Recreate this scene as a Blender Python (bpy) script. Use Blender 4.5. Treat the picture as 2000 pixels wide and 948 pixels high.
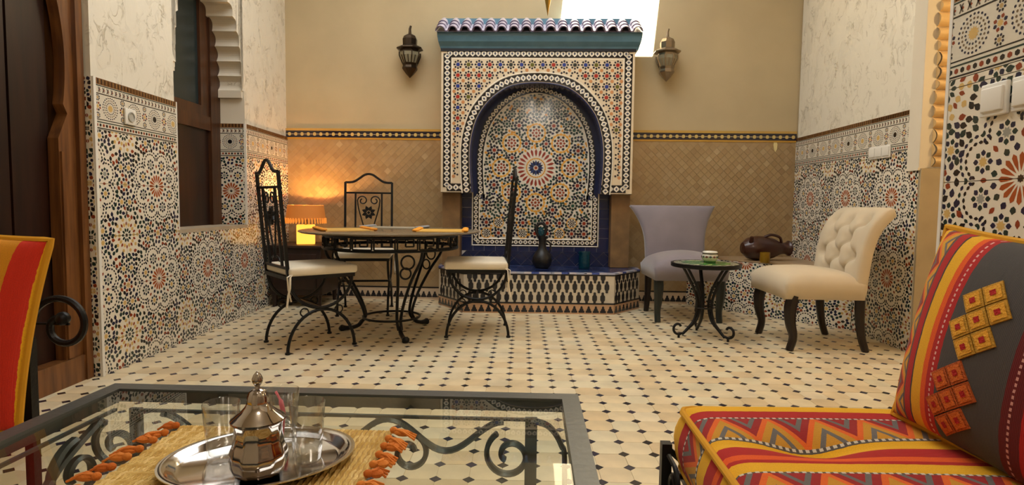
import bpy, bmesh, math, random
from mathutils import Vector, Matrix
random.seed(7)
PI = math.pi
for o in list(bpy.data.objects): bpy.data.objects.remove(o)
SC = bpy.context.scene
COL = SC.collection

# ------------------------------------------------------------------ camera, world, lights, exposure
YAW, PITCH, ROLL, FPX, EYE = -.033, .065, -.0125, 1131., .88
def cam_axes():
    f = Vector((math.sin(YAW)*math.cos(PITCH), math.cos(YAW)*math.cos(PITCH), -math.sin(PITCH)))
    r = Vector((math.cos(YAW), -math.sin(YAW), 0)); d = f.cross(r)
    return math.cos(ROLL)*r + math.sin(ROLL)*d, -math.sin(ROLL)*r + math.cos(ROLL)*d, f
cr_, cd_, cf_ = cam_axes()
cam = bpy.data.cameras.new('camera'); cam.sensor_width = 36; cam.lens = FPX/2000*36; cam.clip_start = .02
co = bpy.data.objects.new('camera', cam); COL.objects.link(co); SC.camera = co
M = Matrix((cr_, -cd_, -cf_)).transposed().to_4x4(); M.translation = (0, 0, EYE); co.matrix_world = M

W = bpy.data.worlds.new('sky'); SC.world = W; W.use_nodes = True
W.node_tree.nodes['Background'].inputs[0].default_value = (.75, .87, 1, 1)
W.node_tree.nodes['Background'].inputs[1].default_value = 1.5
vs = SC.view_settings; vs.view_transform = 'Standard'; vs.look = 'None'; vs.gamma = 1; vs.use_curve_mapping = False
vs.exposure = 0.12
def light(name, typ, loc, energy, color, rot=(0, 0, 0), **kw):
    l = bpy.data.lights.new(name, typ); l.energy = energy; l.color = color
    for k, v in kw.items(): setattr(l, k, v)
    o = bpy.data.objects.new(name, l); COL.objects.link(o); o.location = loc; o.rotation_euler = rot
    return o
SUN = Vector((-.092, .62, -1)).normalized()
s = light('sun', 'SUN', (0, 3, 8), 85, (1, .97, .92), angle=.009); s.rotation_euler = SUN.to_track_quat('-Z', 'Y').to_euler()
ZC = 3.6      # courtyard ceiling
light('skylight_daylight', 'AREA', (-.35, 3.35, ZC-.03), 70, (.95, .985, 1), shape='RECTANGLE', size=2.6, size_y=2.0)
light('alcove_fill_light', 'POINT', (.1, .1, 2.55), 32, (1, .93, .82), shadow_soft_size=.22)  # added light without a fixture, brightens the foreground seats
light('passage_lamp', 'POINT', (2.95, 2.75, 2.0), 26, (1, .66, .30), shadow_soft_size=.06)

# ------------------------------------------------------------------ helpers
def lin(c):
    return tuple((x/12.92 if x <= .04045 else ((x+.055)/1.055)**2.4) for x in (v/255 for v in c)) + (1.,)
class MB:
    """collects polygons with a colour each; build() links them as one mesh object"""
    def __init__(s): s.v = []; s.f = []; s.c = []; s.cur = (200, 200, 200); s.uv = {}
    def face(s, pts, col=None):
        n = len(s.v); s.v += [tuple(p) for p in pts]; s.f.append(tuple(range(n, n+len(pts)))); s.c.append(col or s.cur); return s
    def grid(s, P, closed_u=False, closed_v=False, col=None, flip=False, uv=None):
        nu, nv = len(P), len(P[0]); b = len(s.v)
        for r in P: s.v += [tuple(p) for p in r]
        if uv:
            for i in range(nu):
                for j in range(nv): s.uv[b+i*nv+j] = uv[i][j]
        for i in range(nu if closed_u else nu-1):
            for j in range(nv if closed_v else nv-1):
                a, c, d, e = b+i*nv+j, b+((i+1) % nu)*nv+j, b+((i+1) % nu)*nv+(j+1) % nv, b+i*nv+(j+1) % nv
                s.f.append((a, e, d, c) if flip else (a, c, d, e)); s.c.append(col or s.cur)
        return s
    def box(s, x0, x1, y0, y1, z0, z1, col=None):
        return s.prism([(x0, y0), (x1, y0), (x1, y1), (x0, y1)], z0, z1, col)
    def prism(s, pts, z0, z1, col=None):
        n = len(pts); b = len(s.v); c = col or s.cur
        s.v += [(x, y, z0) for x, y in pts]+[(x, y, z1) for x, y in pts]
        s.f += [tuple(range(b+n-1, b-1, -1)), tuple(range(b+n, b+2*n))]; s.c += [c, c]
        for i in range(n):
            j = (i+1) % n; s.f.append((b+i, b+j, b+n+j, b+n+i)); s.c.append(c)
        return s
    def slab(s, pts, y0, y1, col=None):
        """polygon in x,z (counter-clockwise seen from -y) extruded from y0 (front) to y1"""
        n = len(pts); b = len(s.v); c = col or s.cur
        s.v += [(x, y0, z) for x, z in pts]+[(x, y1, z) for x, z in pts]
        s.f += [tuple(range(b, b+n)), tuple(range(b+2*n-1, b+n-1, -1))]; s.c += [c, c]
        for i in range(n):
            j = (i+1) % n; s.f.append((b+j, b+i, b+n+i, b+n+j)); s.c.append(c)
        return s
    def tube(s, pts, r, n=8, closed=False, col=None, cap=True, up=None, flat=1.0):
        P = [Vector(p) for p in pts]; m = len(P); rs = r if isinstance(r, (list, tuple)) else [r]*m
        T = []
        for i in range(m):
            a = P[(i-1) % m] if (closed or i > 0) else P[i]; b = P[(i+1) % m] if (closed or i < m-1) else P[i]
            t = (b-a); T.append(t.normalized() if t.length > 1e-9 else Vector((0, 0, 1)))
        ref = Vector(up) if up else (Vector((0, 0, 1)) if abs(T[0].z) < .9 else Vector((1, 0, 0)))
        N = (ref-T[0]*ref.dot(T[0])).normalized(); rings = []
        for i in range(m):
            if i:
                q = T[i-1].rotation_difference(T[i]); N = q @ N
                N = (N-T[i]*N.dot(T[i])).normalized()
            B = T[i].cross(N)
            rings.append([P[i]+rs[i]*(math.cos(2*PI*k/n+PI/n)*N*flat+math.sin(2*PI*k/n+PI/n)*B) for k in range(n)])
        b = len(s.v); s.grid(rings, closed_u=closed, closed_v=True, col=col, flip=True)
        if cap and not closed:
            c = col or s.cur
            s.f += [tuple(b+k for k in range(n-1, -1, -1))[::-1], tuple(b+(m-1)*n+k for k in range(n))[::-1]]; s.c += [c, c]
        return s
    def lathe(s, prof, n=24, cx=0, cy=0, col=None, sx=1, sy=1, a0=0):
        R = [[(cx+r*sx*math.cos(2*PI*k/n+a0), cy+r*sy*math.sin(2*PI*k/n+a0), z) for k in range(n)] for r, z in prof]
        b = len(s.v); s.grid(R, closed_v=True, col=col, flip=True)
        c = col or s.cur
        if prof[0][0] > 1e-6: s.f.append(tuple(b+k for k in range(n))[::-1]); s.c.append(c)
        if prof[-1][0] > 1e-6: s.f.append(tuple(b+(len(prof)-1)*n+k for k in range(n))); s.c.append(c)
        return s
    def sphere(s, c, r, n=10, m=6, col=None):
        r = r if isinstance(r, (tuple, list)) else (r, r, r)
        return s.grid([[(c[0]+r[0]*math.sin(PI*i/m)*math.cos(2*PI*k/n), c[1]+r[1]*math.sin(PI*i/m)*math.sin(2*PI*k/n), c[2]-r[2]*math.cos(PI*i/m)) for k in range(n)] for i in range(m+1)], closed_v=True, col=col, flip=True)
    def mesh(s, name, mats, smooth=False, merge=False):
        me = bpy.data.meshes.new(name); me.from_pydata(s.v, [], s.f)
        ca = me.color_attributes.new('Col', 'FLOAT_COLOR', 'CORNER'); buf = []; cache = {}
        for f, c in zip(s.f, s.c):
            if c not in cache: cache[c] = lin(c)
            buf += list(cache[c])*len(f)
        ca.data.foreach_set('color', buf)
        if s.uv:
            ul = me.uv_layers.new(name='UVMap')
            for lp in me.loops: ul.data[lp.index].uv = s.uv.get(lp.vertex_index, (0, 0))
        if merge:
            bm = bmesh.new(); bm.from_mesh(me); bmesh.ops.remove_doubles(bm, verts=bm.verts, dist=1e-5); bm.to_mesh(me); bm.free()
        me.materials.append(mats)
        if smooth:
            me.polygons.foreach_set('use_smooth', [True]*len(me.polygons))
            if smooth != 'all':
                try: me.set_sharp_from_angle(angle=math.radians(40))
                except Exception: pass
        me.validate(); me.update(); return me
    def build(s, name, mat, parent=None, smooth=False, loc=None, merge=False, kind=None, rot=None):
        return link(name, s.mesh(name, mat, smooth, merge), parent, loc, kind, rot)
def link(name, me, parent=None, loc=None, kind=None, rot=None):
    o = bpy.data.objects.new(name, me); COL.objects.link(o); o.parent = parent
    if loc is not None: o.location = loc
    if rot is not None: o.rotation_euler = rot
    if kind: o['kind'] = kind
    return o
def thing(name, label, cat, loc=(0, 0, 0), rz=0, group=None, kind=None):
    o = bpy.data.objects.new(name, None); COL.objects.link(o); o.location = loc; o.rotation_euler = (0, 0, rz)
    o.empty_display_size = .05
    return tag(o, label, cat, group, kind)
def tag(o, label=None, cat=None, group=None, kind=None):
    if label: o['label'] = label
    if cat: o['category'] = cat
    if group: o['group'] = group
    if kind: o['kind'] = kind
    return o
def copy_tree(o, parent=None, label=None, loc=None, rz=None):
    c = o.copy(); COL.objects.link(c); c.parent = parent
    if label: c['label'] = label
    if loc is not None: c.location = loc
    if rz is not None: c.rotation_euler = (0, 0, rz)
    for ch in list(o.children): copy_tree(ch, c)
    return c
def arc(cx, cz, r, a0, a1, n=16, rz=None):
    rz = rz or r
    return [(cx+r*math.cos(math.radians(a0+(a1-a0)*i/n)), cz+rz*math.sin(math.radians(a0+(a1-a0)*i/n))) for i in range(n+1)]
def spiral(cx, cz, r0, r1, a0, a1, n=36):
    return [(cx+(r0+(r1-r0)*i/n)*math.cos(math.radians(a0+(a1-a0)*i/n)), cz+(r0+(r1-r0)*i/n)*math.sin(math.radians(a0+(a1-a0)*i/n))) for i in range(n+1)]
def smooth_path(pts, k=6):
    """Catmull-Rom through 3-d (or 2-d) points"""
    P = [Vector(p) for p in pts]; out = []
    for i in range(len(P)-1):
        a = P[i-1] if i else 2*P[0]-P[1]; b, c = P[i], P[i+1]; d = P[i+2] if i+2 < len(P) else 2*P[-1]-P[-2]
        for j in range(k):
            t = j/k
            out.append(.5*((2*b)+(c-a)*t+(2*a-5*b+4*c-d)*t*t+(3*b-a-3*c+d)*t**3))
    out.append(P[-1]); return out

# ------------------------------------------------------------------ materials
MATS = {}
def mat(name, col=None, rough=.5, metal=0, attr=False, bump=0, bscale=40, var=0, vscale=6, spec=.5, coat=0, emit=None, estr=0, trans=0, sheen=0, detail=4, alpha=None, ior=1.45, col2=None, stretch=None):
    if name in MATS: return MATS[name]
    m = bpy.data.materials.new(name); m.use_nodes = True; nt = m.node_tree; N = nt.nodes; L = nt.links
    b = N['Principled BSDF']; b.inputs['Roughness'].default_value = rough; b.inputs['Metallic'].default_value = metal
    b.inputs['Specular IOR Level'].default_value = spec; b.inputs['Coat Weight'].default_value = coat; b.inputs['Coat Roughness'].default_value = .08
    b.inputs['Transmission Weight'].default_value = trans; b.inputs['Sheen Weight'].default_value = sheen; b.inputs['IOR'].default_value = ior
    src = None
    if attr:
        a = N.new('ShaderNodeAttribute'); a.attribute_name = 'Col'; src = a.outputs['Color']
    elif col: b.inputs['Base Color'].default_value = lin(col)
    tc = N.new('ShaderNodeTexCoord'); vec = tc.outputs['Object']
    if stretch:
        mp = N.new('ShaderNodeMapping'); mp.inputs['Scale'].default_value = stretch; L.new(vec, mp.inputs['Vector']); vec = mp.outputs['Vector']
    if var or col2:
        n = N.new('ShaderNodeTexNoise'); n.inputs['Scale'].default_value = vscale; n.inputs['Detail'].default_value = detail; L.new(vec, n.inputs['Vector'])
        if col2:
            r = N.new('ShaderNodeMapRange'); r.inputs[1].default_value = .35; r.inputs[2].default_value = .65; L.new(n.outputs['Fac'], r.inputs[0])
            mx = N.new('ShaderNodeMix'); mx.data_type = 'RGBA'; L.new(r.outputs[0], mx.inputs[0])
            mx.inputs[6].default_value = lin(col); mx.inputs[7].default_value = lin(col2); src = mx.outputs[2]
        if var:
            h = N.new('ShaderNodeHueSaturation'); r = N.new('ShaderNodeMapRange'); r.inputs[1].default_value = .3; r.inputs[2].default_value = .7
            r.inputs[3].default_value = 1-var; r.inputs[4].default_value = 1+var; L.new(n.outputs['Fac'], r.inputs[0]); L.new(r.outputs[0], h.inputs['Value'])
            if src: L.new(src, h.inputs['Color'])
            else: h.inputs['Color'].default_value = lin(col)
            src = h.outputs['Color']
    if src: L.new(src, b.inputs['Base Color'])
    if bump:
        n = N.new('ShaderNodeTexNoise'); n.inputs['Scale'].default_value = bscale; n.inputs['Detail'].default_value = 5; L.new(vec, n.inputs['Vector'])
        bp = N.new('ShaderNodeBump'); bp.inputs['Strength'].default_value = bump; bp.inputs['Distance'].default_value = .01
        L.new(n.outputs['Fac'], bp.inputs['Height']); L.new(bp.outputs['Normal'], b.inputs['Normal'])
    if emit: b.inputs['Emission Color'].default_value = lin(emit); b.inputs['Emission Strength'].default_value = estr
    if alpha is not None: b.inputs['Alpha'].default_value = alpha
    MATS[name] = m; return m
mat('back_plaster', (186, 168, 132), .75, var=.06, vscale=2.5, bump=.12, bscale=18)
mat('plaster', (214, 204, 184), .75, var=.05, vscale=2.2, bump=.12, bscale=18)
mat('glaze', attr=True, rough=.22, var=.06, vscale=14, coat=.25)
mat('print_tile', attr=True, rough=.2, spec=.5, coat=.3)
mat('terracotta', attr=True, rough=.36, var=.14, vscale=7, bump=.12, bscale=30, spec=.45)
mat('dado', attr=True, rough=.32, var=.08, vscale=9, bump=.06, bscale=40)
mat('grout', (186, 158, 116), .85, var=.06)
mat('grout_light', (205, 200, 190), .8, var=.05)
mat('iron', (17, 17, 18), .42, .35, bump=.15, bscale=90, spec=.5)
mat('iron_grey', (86, 88, 87), .38, .5, bump=.08, bscale=60)
mat('cotton', (226, 214, 190), .9, var=.04, bump=.1, bscale=300, sheen=.2)
mat('white_plastic', (226, 222, 212), .35)
mat('dark_wood', (44, 22, 13), .38, col2=(30, 14, 8), vscale=5, stretch=(6, 6, .6))
mat('door_wood', (122, 78, 40), .34, col2=(90, 54, 27), vscale=5, stretch=(8, 8, .7), coat=.2)
mat('leg_wood', (26, 15, 11), .35)
mat('brown_stone', (128, 98, 62), .5, var=.25, vscale=9, bump=.2, bscale=25)
mat('teal', (78, 116, 136), .3, var=.15, vscale=8, coat=.3)
mat('brass', (170, 140, 70), .28, 1)
mat('old_metal', (62, 50, 38), .35, .85, bump=.15, bscale=60)
mat('silver', (196, 190, 184), .1, 1)
mat('straw', attr=True, rough=.8)
mat('yarn', attr=True, rough=.9, bump=.3, bscale=200)
mat('grey_velvet', (128, 120, 128), .75, sheen=.5, var=.08, vscale=5)
mat('beige_linen', (206, 190, 162), .85, var=.04, bump=.08, bscale=400, sheen=.2)
mat('black_clay', (22, 21, 22), .4, bump=.1, bscale=50)
mat('brown_clay', (58, 26, 18), .3, var=.2, vscale=6, coat=.3)
mat('blue_glass', (20, 110, 135), .08, trans=.8)
mat('amber_glass', (190, 150, 40), .15, trans=.6)
mat('window_wood', (78, 46, 24), .36, col2=(54, 30, 16), vscale=5, stretch=(8, 8, .7))
mat('window_glass', (34, 44, 44), .25, spec=.5)
mat('lantern_glass', (180, 170, 140), .2, trans=.5)
mat('plain', attr=True, rough=.6)
def pane_mat(nm, tint, gl):
    m = bpy.data.materials.new(nm); m.use_nodes = True; nt = m.node_tree; N = nt.nodes; L = nt.links; N.remove(N['Principled BSDF'])
    t = N.new('ShaderNodeBsdfTransparent'); t.inputs[0].default_value = tint; g = N.new('ShaderNodeBsdfGlossy'); g.inputs['Roughness'].default_value = .0
    fr = N.new('ShaderNodeFresnel'); fr.inputs[0].default_value = 1.5; mx = N.new('ShaderNodeMixShader')
    ge = N.new('ShaderNodeNewGeometry'); iv = N.new('ShaderNodeMath'); iv.operation = 'SUBTRACT'; iv.inputs[0].default_value = 1; L.new(ge.outputs['Backfacing'], iv.inputs[1])
    mu = N.new('ShaderNodeMath'); mu.operation = 'MULTIPLY'; L.new(fr.outputs[0], mu.inputs[0]); L.new(iv.outputs[0], mu.inputs[1]); mu.use_clamp = True; fr.inputs[0].default_value = gl or 1.5
    if gl is None:                               # drinking glass: both sides of the thin wall catch light, strongest towards the outline
        lw = N.new('ShaderNodeLayerWeight'); lw.inputs[0].default_value = .35; pw = N.new('ShaderNodeMath'); pw.operation = 'POWER'; L.new(lw.outputs['Facing'], pw.inputs[0]); pw.inputs[1].default_value = 1.9
        mu = N.new('ShaderNodeMath'); mu.operation = 'MULTIPLY_ADD'; L.new(pw.outputs[0], mu.inputs[0]); mu.inputs[1].default_value = .85; mu.inputs[2].default_value = .07
    L.new(mu.outputs[0], mx.inputs[0]); L.new(t.outputs[0], mx.inputs[1]); L.new(g.outputs[0], mx.inputs[2]); L.new(mx.outputs[0], N['Material Output'].inputs[0])
    MATS[nm] = m
pane_mat('table_glass', (.93, .96, .94, 1), 1.5); pane_mat('clear_glass', (.95, .955, .95, 1), None)
def stucco_mat():
    """pale polished plaster with thin trowelled creases"""
    m = bpy.data.materials.new('stucco'); m.use_nodes = True; nt = m.node_tree; N = nt.nodes; L = nt.links; b = N['Principled BSDF']
    def mth(op, a, c):
        n = N.new('ShaderNodeMath'); n.operation = op
        for i, v in enumerate((a, c)):
            if isinstance(v, (int, float)): n.inputs[i].default_value = v
            else: L.new(v, n.inputs[i])
        return n.outputs[0]
    def noise(scale, detail, dist, vec):
        n = N.new('ShaderNodeTexNoise'); n.inputs['Scale'].default_value = scale; n.inputs['Detail'].default_value = detail; n.inputs['Distortion'].default_value = dist; L.new(vec, n.inputs['Vector']); return n.outputs['Fac']
    def rng_(src, a, c, lo=0, hi=1):
        r = N.new('ShaderNodeMapRange'); L.new(src, r.inputs[0])
        for i, v in ((1, a), (2, c), (3, lo), (4, hi)): r.inputs[i].default_value = v
        return r.outputs[0]
    tc = N.new('ShaderNodeTexCoord'); mp = N.new('ShaderNodeMapping'); mp.inputs['Rotation'].default_value = (0, .5, 0); mp.inputs['Scale'].default_value = (1.35, 1, .85); L.new(tc.outputs['Object'], mp.inputs[0])
    n1 = noise(11, 4, 1.0, mp.outputs[0]); crease = rng_(mth('ABSOLUTE', mth('SUBTRACT', n1, .5), 0), 0, .035, 1, 0)
    mask = rng_(noise(7, 3, .5, mp.outputs[0]), .47, .60); k = mth('MULTIPLY', crease, mask)
    patch = rng_(noise(5, 3, .8, mp.outputs[0]), .42, .62)
    mx = N.new('ShaderNodeMix'); mx.data_type = 'RGBA'; mx.inputs[6].default_value = lin((222, 215, 198)); mx.inputs[7].default_value = lin((178, 168, 148)); L.new(mth('MULTIPLY', k, .95), mx.inputs[0]); L.new(mx.outputs[2], b.inputs['Base Color'])
    L.new(rng_(patch, 0, 1, .58, .20), b.inputs['Roughness'])
    bp = N.new('ShaderNodeBump'); bp.inputs['Strength'].default_value = .5; bp.inputs['Distance'].default_value = .006
    L.new(mth('SUBTRACT', n1, mth('MULTIPLY', k, .5)), bp.inputs['Height']); L.new(bp.outputs[0], b.inputs['Normal'])
    MATS['stucco'] = m
stucco_mat()
def kilim_mat(name, stops, period, zigs=(), dashes=()):
    """woven stripes across UV.y (metres), zigzag bands and rows of light stitches"""
    m = bpy.data.materials.new(name); m.use_nodes = True; nt = m.node_tree; N = nt.nodes; L = nt.links; b = N['Principled BSDF']
    b.inputs['Roughness'].default_value = .9; b.inputs['Sheen Weight'].default_value = .03
    def mth(op, a, c=None):
        n = N.new('ShaderNodeMath'); n.operation = op
        for i, v in enumerate((a, c)):
            if v is None: continue
            if isinstance(v, (int, float)): n.inputs[i].default_value = v
            else: L.new(v, n.inputs[i])
        return n.outputs[0]
    def mix(fac, a, c):
        n = N.new('ShaderNodeMix'); n.data_type = 'RGBA'; L.new(fac, n.inputs[0])
        for i, v in ((6, a), (7, c)):
            if isinstance(v, tuple): n.inputs[i].default_value = lin(v)
            else: L.new(v, n.inputs[i])
        return n.outputs[2]
    uv = N.new('ShaderNodeUVMap'); uv.uv_map = 'UVMap'; sx = N.new('ShaderNodeSeparateXYZ'); L.new(uv.outputs[0], sx.inputs[0])
    U, V = sx.outputs[0], sx.outputs[1]
    wob = N.new('ShaderNodeTexNoise'); wob.inputs['Scale'].default_value = 60; L.new(uv.outputs[0], wob.inputs['Vector'])
    V = mth('ADD', V, mth('MULTIPLY', mth('SUBTRACT', wob.outputs['Fac'], .5), .003))
    t = mth('FRACT', mth('DIVIDE', V, period))
    cr = N.new('ShaderNodeValToRGB'); cr.color_ramp.interpolation = 'CONSTANT'; e = cr.color_ramp.elements
    L.new(t, cr.inputs[0]); e[0].position = 0; e[0].color = lin(stops[0][1]); e[1].position = stops[1][0]/period; e[1].color = lin(stops[1][1])
    for p, c in stops[2:]:
        k = e.new(p/period); k.color = lin(c)
    colr = cr.outputs[0]
    for (v0, v1, per, ca, cb, cc) in zigs:
        a, w = v0/period, (v1-v0)/period
        s_ = mth('DIVIDE', mth('SUBTRACT', t, a), w); tri = mth('ABSOLUTE', mth('SUBTRACT', mth('MULTIPLY', mth('FRACT', mth('DIVIDE', U, per)), 2.), 1.))
        inside = mth('MULTIPLY', mth('GREATER_THAN', s_, 0.), mth('LESS_THAN', s_, 1.))
        d = mth('SUBTRACT', s_, tri)
        z = mix(mth('GREATER_THAN', d, 0.), ca, cb)
        z = mix(mth('LESS_THAN', mth('ABSOLUTE', d), .12), z, cc)
        d2 = mth('ABSOLUTE', mth('SUBTRACT', mth('ABSOLUTE', d), .55))
        z = mix(mth('LESS_THAN', d2, .11), z, (104, 98, 94))
        colr = mix(inside, colr, z)
    for (v0, v1, per, c) in dashes:
        ins = mth('MULTIPLY', mth('GREATER_THAN', t, v0/period), mth('LESS_THAN', t, v1/period))
        ins = mth('MULTIPLY', ins, mth('GREATER_THAN', mth('FRACT', mth('DIVIDE', U, per)), .45))
        colr = mix(ins, colr, c)
    n2 = N.new('ShaderNodeTexNoise'); n2.inputs['Scale'].default_value = 420; L.new(uv.outputs[0], n2.inputs['Vector'])
    h = N.new('ShaderNodeHueSaturation'); r = N.new('ShaderNodeMapRange'); r.inputs[3].default_value = .75; r.inputs[4].default_value = 1.2; L.new(n2.outputs['Fac'], r.inputs[0]); L.new(r.outputs[0], h.inputs['Value']); L.new(colr, h.inputs['Color'])
    L.new(h.outputs[0], b.inputs['Base Color'])
    wv = N.new('ShaderNodeTexWave'); wv.inputs['Scale'].default_value = 110; wv.bands_direction = 'Y'; L.new(uv.outputs[0], wv.inputs['Vector'])
    bp = N.new('ShaderNodeBump'); bp.inputs['Strength'].default_value = .25; bp.inputs['Distance'].default_value = .003; L.new(wv.outputs['Fac'], bp.inputs['Height']); L.new(bp.outputs[0], b.inputs['Normal'])
    MATS[name] = m; return m
KR, KY, KO, KG, KD = (172, 18, 14), (226, 168, 12), (222, 84, 8), (82, 76, 72), (96, 14, 16)
_st, _zg, _ds, _v = [(0, KY), (.042, KR)], [], [], .084
for _k in range(3):
    _st += [(_v, KG), (_v+.110, KY), (_v+.155, KR), (_v+.195, KO), (_v+.218, KR), (_v+.232, KY)]
    _zg.append((_v+.006, _v+.104, .105, (150, 22, 20), (196, 138, 30), (220, 96, 18))); _ds += [(_v, _v+.006, .014, (200, 190, 175)), (_v+.104, _v+.110, .014, (205, 195, 180))]; _v += .268
kilim_mat('kilim_seat', _st, .87, zigs=_zg, dashes=_ds)
kilim_mat('kilim_pillow', [(0, KR), (.010, KY), (.024, KD), (.062, KG), (.067, KR), (.088, (60, 48, 46)), (.093, KY), (.122, KO), (.138, KR), (.163, (70, 66, 64)), (.305, KD), (.340, KR), (.37, KO), (.40, KY), (.44, KR), (.47, KD)], .6,
          zigs=[(.024, .062, .09, (150, 40, 30), (206, 150, 40), (226, 110, 30))], dashes=[(.149, .153, .011, (215, 170, 160)), (.320, .324, .011, (205, 150, 140))])
kilim_mat('kilim_left', [(0, KY), (.004, (200, 40, 14)), (.056, (206, 136, 16)), (.112, (200, 150, 110)), (.117, (84, 34, 20)), (.22, KY), (.29, KR), (.34, KO), (.4, KG)], .5,
          dashes=[(.112, .117, .012, (150, 60, 30))])
# ------------------------------------------------------------------ zellige pattern pieces: lists of (points, colour) in a 2-d plane
CREAM, NAVY, GREEN, RED, YEL, BLACK, BLUE, OCH = (226, 217, 198), (26, 30, 60), (26, 50, 46), (138, 58, 30), (206, 170, 104), (24, 22, 26), (36, 54, 128), (204, 140, 46)
def clip_poly(p, x0, z0, x1, z1):
    for ax, lim, sg in ((0, x0, 1), (0, x1, -1), (1, z0, 1), (1, z1, -1)):
        out = []
        for i in range(len(p)):
            a, b = p[i-1], p[i]; da, db = sg*(a[ax]-lim), sg*(b[ax]-lim)
            if (da >= 0) != (db >= 0):
                t = da/(da-db); out.append((a[0]+t*(b[0]-a[0]), a[1]+t*(b[1]-a[1])))
            if db >= 0: out.append(b)
        p = out
        if len(p) < 3: return []
    return p
def ngon(cx, cz, r, n=8, a=0): return [(cx+r*math.cos(a+2*PI*k/n), cz+r*math.sin(a+2*PI*k/n)) for k in range(n)]
def star(cx, cz, r1, r2, n, col, a=0):
    out = []
    for k in range(n):
        t, h = a+2*PI*k/n, PI/n
        out.append(([(cx, cz), (cx+r2*math.cos(t-h), cz+r2*math.sin(t-h)), (cx+r1*math.cos(t), cz+r1*math.sin(t)), (cx+r2*math.cos(t+h), cz+r2*math.sin(t+h))], col))
    return out
def petal(cx, cz, ra, rb, ang, w, col, m=.6):
    c, s = math.cos(ang), math.sin(ang); rm = ra+(rb-ra)*m; r2 = ra+(rb-ra)*(m-.35)
    P = [(ra, 0), (r2, -w*.8), (rm, -w), (rb, 0), (rm, w), (r2, w*.8)]
    return ([(cx+x*c-y*s, cz+x*s+y*c) for x, y in P], col)
def flower(cx, cz, r, n, cen, cols, a=0, w=None):
    out = star(cx, cz, r*.46, r*.30, 8, cen, a)
    for k in range(n): out.append(petal(cx, cz, r*.46, r, a+2*PI*(k+.5)/n, w or r*.235, cols[k % len(cols)]))
    return out
def scatter(rng, x0, z0, x1, z1, d, blockers, cols, size, wrap=None, tries=9000, aim=None):
    pts, out, cell = [], [], {}
    for _ in range(tries):
        x, z = rng.uniform(x0, x1), rng.uniform(z0, z1)
        if any((x-bx)**2+(z-bz)**2 < br*br for bx, bz, br in blockers): continue
        k = (int(x/d), int(z/d)); ok = True
        for i in (-1, 0, 1):
            for j in (-1, 0, 1):
                for (a, b) in cell.get((k[0]+i, k[1]+j), ()):
                    if (a-x)**2+(b-z)**2 < d*d: ok = False
        if not ok: continue
        cell.setdefault(k, []).append((x, z)); ang = rng.choice((0, PI/4, PI/2, 3*PI/4))+rng.uniform(-.2, .2)
        out.append(petal(x, z, -size, size, ang, size*.70, rng.choice(cols), .55))
    return out
CELL = .53; TW = .55
def cell_pattern():
    """one period of the printed wall tiles, rosette in the middle and ochre stars at the corners"""
    rng = random.Random(3); P = []; h = CELL/2; blk = [(0, 0, .205)]
    P += star(0, 0, .011, .008, 8, BLACK)
    for k in range(16): P.append(petal(0, 0, .017, .066, 2*PI*k/16, .0074, (160, 76, 34), .82))
    for k in range(16): P.append(petal(0, 0, .070, .092, 2*PI*(k+.5)/16, .0092, GREEN if k % 2 else NAVY))
    for k in range(8):
        a = 2*PI*(k+.5)/8; x, z = .128*math.cos(a), .128*math.sin(a)
        P += flower(x, z, .033, 8, YEL if k % 2 else (150, 150, 140), (NAVY, GREEN), a)
        x, z = .113*math.cos(a+PI/8), .113*math.sin(a+PI/8); P.append(petal(x, z, -.012, .012, a+PI/8, .007, RED))
        # lobed ring: dark beads on both sides of a cream band
        lx, lz = .138*math.cos(a), .138*math.sin(a)
        for rr, nn, s_ in ((.049, 9, .0080), (.067, 11, .0085)):
            for q in range(nn):
                t = a+math.radians(-88+176*q/(nn-1)); x, z = lx+rr*math.cos(t), lz+rr*math.sin(t)
                if math.hypot(x, z)*math.cos(PI/8) > .118 or True:
                    P.append(petal(x, z, -s_, s_, t+PI/2, s_*.62, BLACK if rr < .05 else (NAVY, GREEN)[q % 2]))
    for sx in (-1, 1):
        for sz in (-1, 1):
            cx, cz = sx*h, sz*h; blk.append((cx, cz, .098)); P += star(cx, cz, .012, .008, 8, BLACK)
            for k in range(10):
                a = 2*PI*k/10
                P.append(petal(cx, cz, .016, .040, a, .0068, GREEN)); P.append(petal(cx, cz, .044, .068, a, .010, YEL)); P.append(petal(cx, cz, .050, .074, a+PI/10, .007, RED))
                P.append(petal(cx, cz, .074, .096, a, .0105, YEL))
    for (cx, cz) in [(h, 0), (-h, 0), (0, h), (0, -h)]:
        P += flower(cx, cz, .040, 8, YEL, (NAVY, RED)); blk.append((cx, cz, .046))
    for q in range(8):
        a = 2*PI*(q+.5)/8*1; r = .262 if q % 2 else .262
    for (cx, cz) in [(.165, .205), (.205, .165), (.09, .235), (.235, .09)]:
        for sx in (-1, 1):
            for sz in (-1, 1):
                if (cx, cz) in ((.165, .205), (.205, .165)): continue
                P += flower(sx*cx, sz*cz, .034, 8, YEL, (NAVY, GREEN), .2); blk.append((sx*cx, sz*cz, .039))
    P += scatter(rng, -h, -h, h, h, .0212, blk, [NAVY, NAVY, GREEN, GREEN, BLACK, RED], .0138)
    return P
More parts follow.
